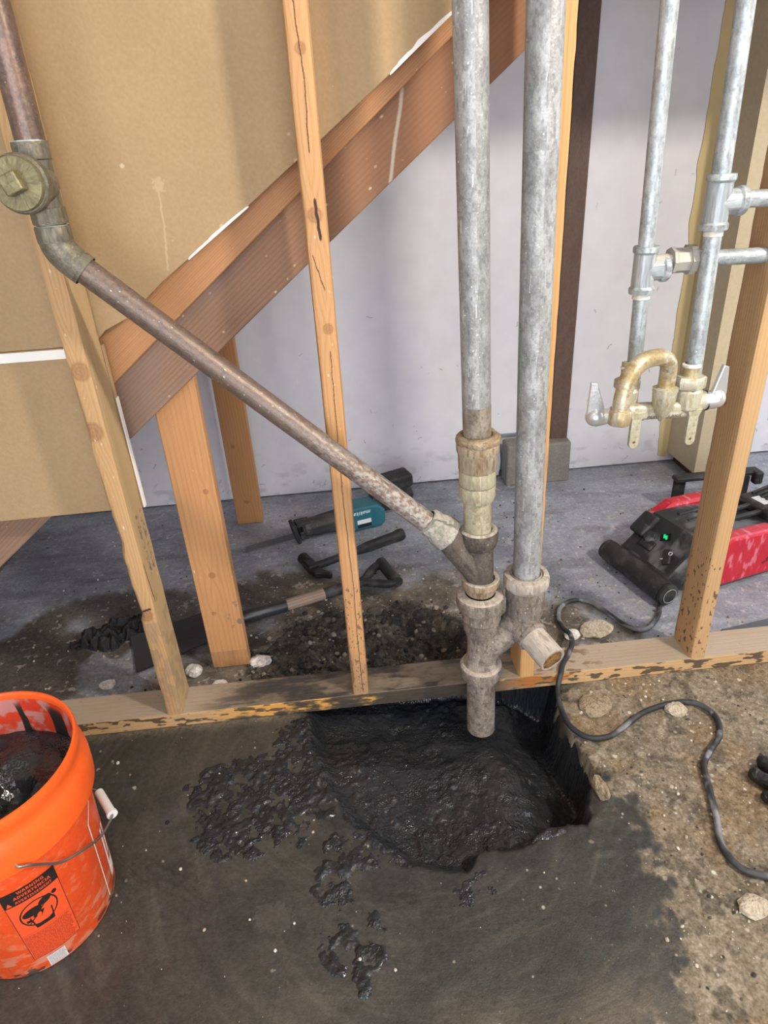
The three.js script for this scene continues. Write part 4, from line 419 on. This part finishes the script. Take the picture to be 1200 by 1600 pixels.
// ------------------------------------------------------------------ tools on the floor
const blackP = std({ color: 0x232426, roughness: .55 }), blackTex = new Tex(256, 256).fill((u, v) => { const n = fbm(u * 12, v * 12, 4), m = vn(u * 128, v * 128); return mix3([34, 35, 37], [62, 62, 63], sst(.45, .75, n)).map((k) => k + (m - .5) * 10); }); blackTex.specks(120, .5, 2, [150, 148, 144], .5, 6);
const dustBlackM = std({ map: blackTex.tex(), roughness: .62, bumpMap: pipeBump, bumpScale: .0006 });
const steelM = std({ color: 0x6a6a6a, roughness: .42, metalness: .7 });
{ // reciprocating saw, local +x from blade to handle
  const a = [-.345, -.735], b = [.19, -.905], ang = Math.atan2(-(b[1] - a[1]), b[0] - a[0]); const t = thing('reciprocating_saw', 'teal and black reciprocating saw lying by the grey wall', 'power tool', [a[0], .002, a[1]]); t.rotation.y = ang;
  mesh('blade', extr([[0, .012], [.004, .030], [.18, .036], [.18, .014]], .0016, 0).translate(0, 0, -.001), steelM, t);
  mesh('shoe', [rbox(.014, .075, .05, .003, [.172, .04, 0], [0, 0, .2]), rbox(.05, .012, .044, .003, [.2, .07, 0]), rbox(.035, .03, .05, .006, [.2, .03, .0])], dustBlackM, t);
  mesh('boot', lathe([[.0, 0], [.024, 0], [.032, .01], [.034, .05], [.037, .11], [.041, .165], [.0, .165]], [.195, .043, 0], [1, .02, 0], 24), dustBlackM, t);
  const tealM = std({ map: (() => { const x = new Tex(256, 256).fill((u, v) => { const n = fbm(u * 12, v * 12, 4), m = vn(u * 128, v * 128); return mix3([30, 92, 108], [46, 112, 126], n).map((k) => k + (m - .5) * 8); }); x.specks(50, .5, 2, [150, 170, 172], .5, 3); return x.tex(); })(), roughness: .5 });
  const hs = extr([[.335, .006], [.47, .002], [.485, .02], [.485, .062], [.46, .088], [.36, .092], [.335, .075]], .082, .01, 3).translate(0, 0, -.041); const body = mesh('housing', hs, tealM, t);
  mesh('collar', rbox(.03, .082, .078, .01, [.34, .046, 0]), dustBlackM, body);
  mesh('handle', [extr([[.46, .03], [.6, .03], [.615, .07], [.6, .115], [.5, .125], [.455, .09]], .05, .01, 3).translate(0, 0, -.05), rbox(.12, .05, .075, .012, [.55, .128, -.03], [0, 0, .06])], dustBlackM, t);
  const tx = (w, h, fn) => { const k = document.createElement('canvas'); k.width = w; k.height = h; fn(k.getContext('2d')); const x = new THREE.CanvasTexture(k); x.colorSpace = THREE.SRGBColorSpace; return x; };
  const l1 = new THREE.PlaneGeometry(.07, .022).rotateZ(Math.PI).translate(.4, .072, .0414); mesh('lettering', l1, std({ roughness: .5, map: tx(256, 80, (c) => { c.fillStyle = '#28667a'; c.fillRect(0, 0, 256, 80); c.fillStyle = '#cfe2e4'; c.font = 'italic bold 66px sans-serif'; c.textAlign = 'center'; c.fillText('makita', 128, 60); }) }), body);
  mesh('label_plate', new THREE.PlaneGeometry(.05, .016).translate(.405, .038, .0415), std({ color: 0xd8dcdf, roughness: .5 }), body); mesh('label_plate', new THREE.PlaneGeometry(.05, .012).translate(.405, .022, .0415), std({ color: 0x1a1c22, roughness: .5 }), body); }
{ // claw hammer
  const a = [-.125, -.592], b = [.176, -.742], ang = Math.atan2(-(b[1] - a[1]), b[0] - a[0]); const t = thing('claw_hammer', 'black claw hammer lying between the saw and the shovel', 'hammer', [a[0], .002, a[1]]); t.rotation.y = ang;
  const p = (x, z, w) => [x, z, w]; mesh('handle', (() => { const g = lathe([[0, 0], [.0125, .001], [.012, .12], [.0135, .17], [.0175, .2], [.0175, .3], [.021, .325], [.0185, .335], [0, .336]], [0, .018, 0], [1, .008, 0], 20); return g; })(), dustBlackM, t);
  mesh('head', [rbox(.034, .03, .055, .006, [0, .0175, -.012]), cyl([0, .019, -.03], [0, .019, -.066], .0165, .0195, 20), extr([[-.016, .018], [.016, .018], [.022, .05], [.034, .08], [.024, .084], [.006, .062], [-.01, .052]], .02, .004).rotateX(Math.PI / 2).scale(1, 1, 1).translate(0, .023, -.012)], std({ color: 0x2a2a2b, roughness: .5, metalness: .4 }), t); }
{ // shovel: local +x from grip to blade
  const a = [.085, -.495], b = [-.36, -.345], ang = Math.atan2(-(b[1] - a[1]), b[0] - a[0]); const t = thing('shovel', 'short D-handled square shovel lying across the soil behind the plate', 'shovel', [a[0], .016, a[1]]); t.rotation.y = ang;
  mesh('grip', [tube([[.1, .012, 0], [.06, .012, -.004], [.03, .014, -.03], [.0, .016, -.052], [-.02, .018, -.05]], .0125, 24, 12), tube([[.1, .012, 0], [.06, .012, .004], [.03, .014, .028], [-.0, .016, .05], [-.02, .018, .05]], .0135, 24, 12), cyl([-.022, .019, -.062], [-.022, .019, .062], .0175, .0175, 20), cyl([.07, .012, 0], [.19, .01, 0], .0155, .0165, 22)], dustBlackM, t);
  const wM = woodMat({ seed: 12, W: 256, H: 256, vl: .4, base: [158, 140, 124], dark: [110, 92, 78], ring: .006, contrast: .5 }); mesh('wooden_shaft', cyl([.185, .01, 0], [.3, .009, 0], .0172, .0172, 22), wM, t);
  mesh('socket', cyl([.298, .009, 0], [.47, .012, 0], .0178, .0195, 24), std({ color: 0x55565a, roughness: .35, metalness: .7, bumpMap: pipeBump, bumpScale: .0004 }), t);
  const bl = (() => { const P = [], U = [], I = [], nx = 20, nz = 16; for (let j = 0; j <= nz; j++) for (let i = 0; i <= nx; i++) { const u = i / nx, w = j / nz - .5; const x = .45 + .27 * u, z = w * (.13 + .03 * u), y = .012 - .02 * u + .05 * w * w * (1 - .5 * u) + (i === 0 ? .006 : 0); P.push(x, y, z); U.push(x / PT, z / PT); if (i < nx && j < nz) { const k = j * (nx + 1) + i; I.push(k, k + nx + 1, k + 1, k + 1, k + nx + 1, k + nx + 2); } } const g = new THREE.BufferGeometry(); g.setAttribute('position', new THREE.Float32BufferAttribute(P, 3)); g.setAttribute('uv', new THREE.Float32BufferAttribute(U, 2)); g.setIndex(I); g.computeVertexNormals(); const h = g.clone(); h.translate(0, -.002, 0); return join([g, h]); })(); mesh('blade', bl, std({ color: 0x4a4b50, roughness: .5, metalness: .4, side: THREE.DoubleSide, bumpMap: pipeBump, bumpScale: .0008 }), t); }
{ // wet black cloth by the shovel blade
  const cloth = std({ color: 0x121213, roughness: .7, bumpMap: slBump, bumpScale: .004 });
  const out = [[-.785, -.335], [-.75, -.372], [-.715, -.385], [-.70, -.41], [-.64, -.425], [-.592, -.418], [-.597, -.37], [-.612, -.352], [-.65, -.352], [-.655, -.318], [-.69, -.308], [-.73, -.322]];
  const ragH = (x, z) => { const d = sdPoly(out, x, z) - .006 + .012 * (fbm(x * 50, z * 50, 3) - .5) * 2, f = 1 - Math.abs(2 * fbm(x * 26 + z * 9, z * 34 - x * 6, 3) - 1); return -.006 + sst(.004, -.012, d) * (.012 + .03 * Math.max(0, f - .55) * 2 + .006 * fbm(x * 90, z * 90, 2)) + .012 * sst(-.01, -.035, d); };
  const m = mesh('black_rag', grid(-.81, -.57, -.45, -.28, .003, ragH, (x, z) => [x / .3, z / .3]), cloth); tag(m, 'crumpled black wet rag on the floor left of the knotty stud', 'rag');
  const gl = thing('work_glove', 'black wet glove lying at the right edge of the floor', 'glove', [.81, .002, .36]); const gm = std({ color: 0x1a1b1d, roughness: .42, bumpMap: slBump, bumpScale: .003 });
  const fing = (pts, r, seed) => rough(tube(pts, r, 30, 16), .0035, 50, seed); const cap = (p, r, s) => rough(new THREE.SphereGeometry(r, 20, 14), .003, 50, s).translate(...p);
  mesh('fingers', [fing([[.0, .014, .03], [-.03, .016, -.01], [-.055, .014, -.045]], .0135, 1), cap([-.055, .014, -.045], .0135, 1), fing([[.02, .014, .02], [.0, .018, -.025], [-.022, .015, -.07]], .014, 2), cap([-.022, .015, -.07], .014, 2), fing([[-.01, .013, .06], [-.035, .014, .04], [-.06, .012, .005]], .0125, 3), cap([-.06, .012, .005], .0125, 4)], gm, gl); mesh('palm', rough(new THREE.SphereGeometry(1, 40, 24).scale(.06, .02, .07), .006, 30, 6).translate(.03, .016, .06), gm, gl); }
// ------------------------------------------------------------------ red floor machine
{ const t = thing('red_machine', 'red and black electric machine with a green display on the grey floor', 'machine', [.812, .002, -.38]); t.rotation.y = .264;
  const redTex = new Tex(256, 256).fill((u, v) => { const n = fbm(u * 9, v * 9, 4), m = fbm(u * 30, v * 12 + 4, 3); let c = mix3([176, 24, 44], [192, 36, 54], n); c = mix3(c, [214, 160, 164], sst(.56, .72, m) * .6); return c; }); const redM = std({ map: redTex.tex(), roughness: .4 });
  mesh('roller_bar', [cyl([0, .036, -.12], [0, .036, .12], .0325, .0325, 28), lathe([[0, 0], [.029, 0], [.031, .004], [.031, .014], [.0, .018]], [0, .036, .12], [0, 0, 1], 28), lathe([[0, 0], [.029, 0], [.031, .004], [.031, .014], [.0, .018]], [0, .036, -.12], [0, 0, -1], 28)], dustBlackM, t); mesh('end_ring', new THREE.TorusGeometry(.021, .0012, 8, 30).translate(0, .036, .139), std({ color: 0x8d8f90, roughness: .5 }), t);
  const smear = std({ map: (() => { const x = new Tex(256, 256).fill((u, v) => { const n = fbm(u * 8 + 2 * fbm(u * 6, v * 6, 2), v * 8, 4); return mix3([34, 36, 39], [112, 114, 118], sst(.48, .72, n) * .8); }); return x.tex(); })(), roughness: .6, bumpMap: pipeBump, bumpScale: .0008 });
  const prof = [[.015, .02], [.015, .055], [.025, .068], [.125, .153], [.2, .156], [.42, .13], [.43, .03]];
  const pan = mesh('control_panel', [extr(prof, .205, .012, 3).translate(0, 0, -.1025), rbox(.075, .02, .06, .009, [.085, .127, -.085], [0, 0, .705]), lathe([[.0, .012], [.016, .012], [.019, .008], [.02, 0]], [.072, .108, -.04], [-.648, .762, 0], 24), rbox(.03, .012, .05, .005, [.055, .096, -.03], [0, 0, .705])], smear, t);
  const onP = (g, u, w, h = 0) => { g.rotateX(-Math.PI / 2); g.rotateY(-.9); g.rotateZ(.705); const f = u / .131; g.translate(.025 + .1 * f - h * .648, .068 + .085 * f + h * .762 + .001, w); return g; };
  mesh('display', onP(new RoundedBoxGeometry(.03, .022, .003, 1, .001), .085, .0, .001), std({ color: 0x0a0c0c, roughness: .2 }), pan);
  for (const [dx, dz] of [[0, -.004], [0, .004]]) { mesh('digit', onP(new RoundedBoxGeometry(.0055, .013, .002, 1, .0006), .085 + dx, dz, .003), std({ color: 0x083018, emissive: 0x10ff90, emissiveIntensity: .8 }), pan); }
  const sw = mesh('rocker_switch', onP(new RoundedBoxGeometry(.024, .05, .012, 3, .008), .04, .052, .004), blackP, pan); const wh = std({ color: 0xcfd1d2, roughness: .5 }); mesh('on_mark', onP(new THREE.TorusGeometry(.005, .0012, 8, 20), .052, .058, .011), wh, sw); mesh('off_mark', onP(new RoundedBoxGeometry(.0085, .0024, .001, 1, .0004), .026, .048, .011), wh, sw);
  for (const s of [-1, 1]) { const g = extr([[.085, .05], [.12, .13], [.19, .168], [.34, .162], [.44, .12], [.455, .06], [.40, .012], [.13, .012]], .05, .016, 4); g.translate(0, 0, s > 0 ? .088 : -.138); mesh('side_shell', g, redM, t); }
  for (let k = 0; k < 3; k++) mesh('rib', rbox(.24, .012, .014, .004, [.29, .154 - .002 * k, -.05 + k * .04]), dustBlackM, t);
  for (let k = 0; k < 4; k++) mesh('vent_slot', rbox(.03, .003, .004, .001, [.33 + .012 * k, .06 + .011 * k, .138], [0, 0, .3]), blackP, t);
  mesh('rear_housing', [rbox(.09, .09, .13, .014, [.44, .12, .0]), rbox(.2, .06, .075, .012, [.54, .15, -.02], [0, 0, .16]), ...[0, 1, 2, 3].map((k) => rbox(.2, .008, .008, .002, [.54, .182, -.045 + k * .017], [0, 0, .16]))], dustBlackM, t); mesh('name_plate', rbox(.03, .001, .05, .0004, [.43, .166, 0]), std({ color: 0xc9ccd0, roughness: .5 }), t); }
{ const t = thing('black_stand', 'low black steel stand behind the red machine', 'stand', [1.115, .001, -.755]); mesh('leg', rbox(.042, .125, .008, .002, [0, .063, 0]), dustBlackM, t); mesh('leg', rbox(.042, .12, .008, .002, [.21, .06, .02]), dustBlackM, t); mesh('top_bar', rough(new RoundedBoxGeometry(.29, .016, .04, 6, .006), .004, 40, 1).translate(.12, .13, .008), dustBlackM, t); mesh('knob', rbox(.03, .045, .03, .008, [.25, .12, .03]), dustBlackM, t); }
{ const m = mesh('wood_offcut', rbox(.22, .02, .12, .003, [1.34, .0105, -.48], [0, .5, 0]), std({ color: 0x6e5b48, roughness: .85 })); tag(m, 'flat brown board offcut on the floor beside the red machine', 'offcut');
  const p = mesh('grey_strip', rbox(.2, .012, .05, .003, [1.03, .0068, -.115], [0, .16, 0]), std({ color: 0x555b66, roughness: .6 })); tag(p, 'dark grey strip lying behind the plate at the right edge', 'offcut'); }
// power cord
{ const tx = new Tex(1024, 64).fill((u, v) => { const n = fbm(u * 40, v * 3, 3), n2 = fbm(u * 14 + 5, v * 2, 3); let c = [40, 41, 44]; c = mix3(c, [158, 160, 164], sst(.52, .6, n2) * sst(.35, .6, n) * .85); c = mix3(c, [92, 92, 92], sst(.55, .65, n) * .5); return c; });
  const pts = [[.862, .05, -.345], [.868, .03, -.33], [.862, .012, -.31], [.835, .008, -.265], [.80, .008, -.205], [.757, .008, -.165], [.727, .008, -.158], [.70, .008, -.185], [.672, .008, -.25], [.645, .008, -.298], [.6, .008, -.31], [.56, .008, -.285], [.54, .008, -.24], [.537, .012, -.19], [.535, .034, -.14], [.522, .0465, -.09], [.498, .0455, -.05], [.475, .0455, -.02], [.462, .04, .006], [.452, .016, .022], [.445, .009, .05], [.44, .0085, .09], [.445, .009, .14], [.472, .009, .172], [.515, .009, .175], [.56, .009, .152], [.615, .009, .12], [.69, .009, .102], [.738, .009, .108], [.763, .009, .145], [.748, .009, .2], [.703, .009, .243], [.673, .009, .275], [.655, .009, .33], [.636, .009, .39], [.615, .009, .45], [.625, .009, .49], [.663, .009, .512], [.72, .009, .525], [.85, .009, .53], [1.1, .009, .6]];
  const c = mesh('power_cord', (() => { const g = tube(pts, .0062, 420, 12); const uv = g.attributes.uv; for (let i = 0; i < uv.count; i++) uv.setXY(i, uv.getX(i) * .28, uv.getY(i) * 4); return g; })(), std({ map: tx.tex(), roughness: .6 })); tag(c, 'black paint-smeared power cord looping from the red machine over the plate', 'cord'); }
// stones and chips
{ const pale = std({ map: pipeTex({ base: [176, 164, 142], alt: [196, 186, 168], dark: [140, 126, 104], seed: 51, specks: 60 }), roughness: .95, bumpMap: pipeBump, bumpScale: .004 }), white = std({ map: pipeTex({ base: [214, 210, 204], alt: [230, 228, 224], dark: [170, 164, 154], seed: 52 }), roughness: .95, bumpMap: pipeBump, bumpScale: .003 }), brown = std({ map: pipeTex({ base: [134, 120, 98], alt: [156, 142, 118], dark: [104, 90, 70], seed: 53, specks: 90 }), roughness: .95, bumpMap: pipeBump, bumpScale: .004 });
  const chip = (s, x, z, m, seed, label, rot = 0) => { let g = new THREE.IcosahedronGeometry(1, 2); { const p = g.attributes.position; for (let i = 0; i < p.count; i++) { const x = p.getX(i), y = p.getY(i), z = p.getZ(i), k = .55 + .9 * fbm(x * 1.3 + seed * 3.1 + z, y * 1.3 + z * 1.7 + seed, 3); p.setXYZ(i, x * k * s[0], y * k * s[1], z * k * s[2]); } g.computeVertexNormals(); } triUV(g); g.rotateY(rot); const o = mesh('concrete_chip', g, m); o.position.set(x, floorH(x, z) + s[1] * .6, z); tag(o, label, 'chip', 'broken chips of concrete and plaster'); };
  chip([.022, .016, .018], -.425, -.178, white, 3, 'white plaster lump between the knotty stud and the prop board');
  chip([.028, .012, .022], -.262, -.205, white, 5, 'flattish white plaster crumb right of the prop board foot');
  chip([.045, .008, .03], .628, -.185, pale, 7, 'broad pale flake of concrete behind the plate beside the cord', .3);
  chip([.022, .012, .016], .552, -.17, white, 8, 'small white chip just inside the cord loop behind the plate');
  chip([.022, .012, .018], .69, .118, pale, 9, 'pale stone under the cord arch in front of the plate');
  chip([.04, .008, .032], .525, .075, brown, 11, 'brown broken lump of concrete at the right rim of the hole', .6);
  chip([.026, .012, .02], .612, .555, pale, 13, 'pale crumbly stone near the lower right corner');
  chip([.014, .008, .01], .655, .605, pale, 15, 'tiny pale stone lowest at the right edge');
  chip([.011, .018, .026], .447, .30, brown, 17, 'upright grey slab chunk at the right lip of the hole', .2);
  chip([.02, .008, .015], -.64, -.165, white, 19, 'small pale flake on the grey paint left of the knotty stud'); chip([.018, .006, .014], -.355, -.125, white, 21, 'small white flake in front of the prop board foot'); }

renderer.render(scene, camera);
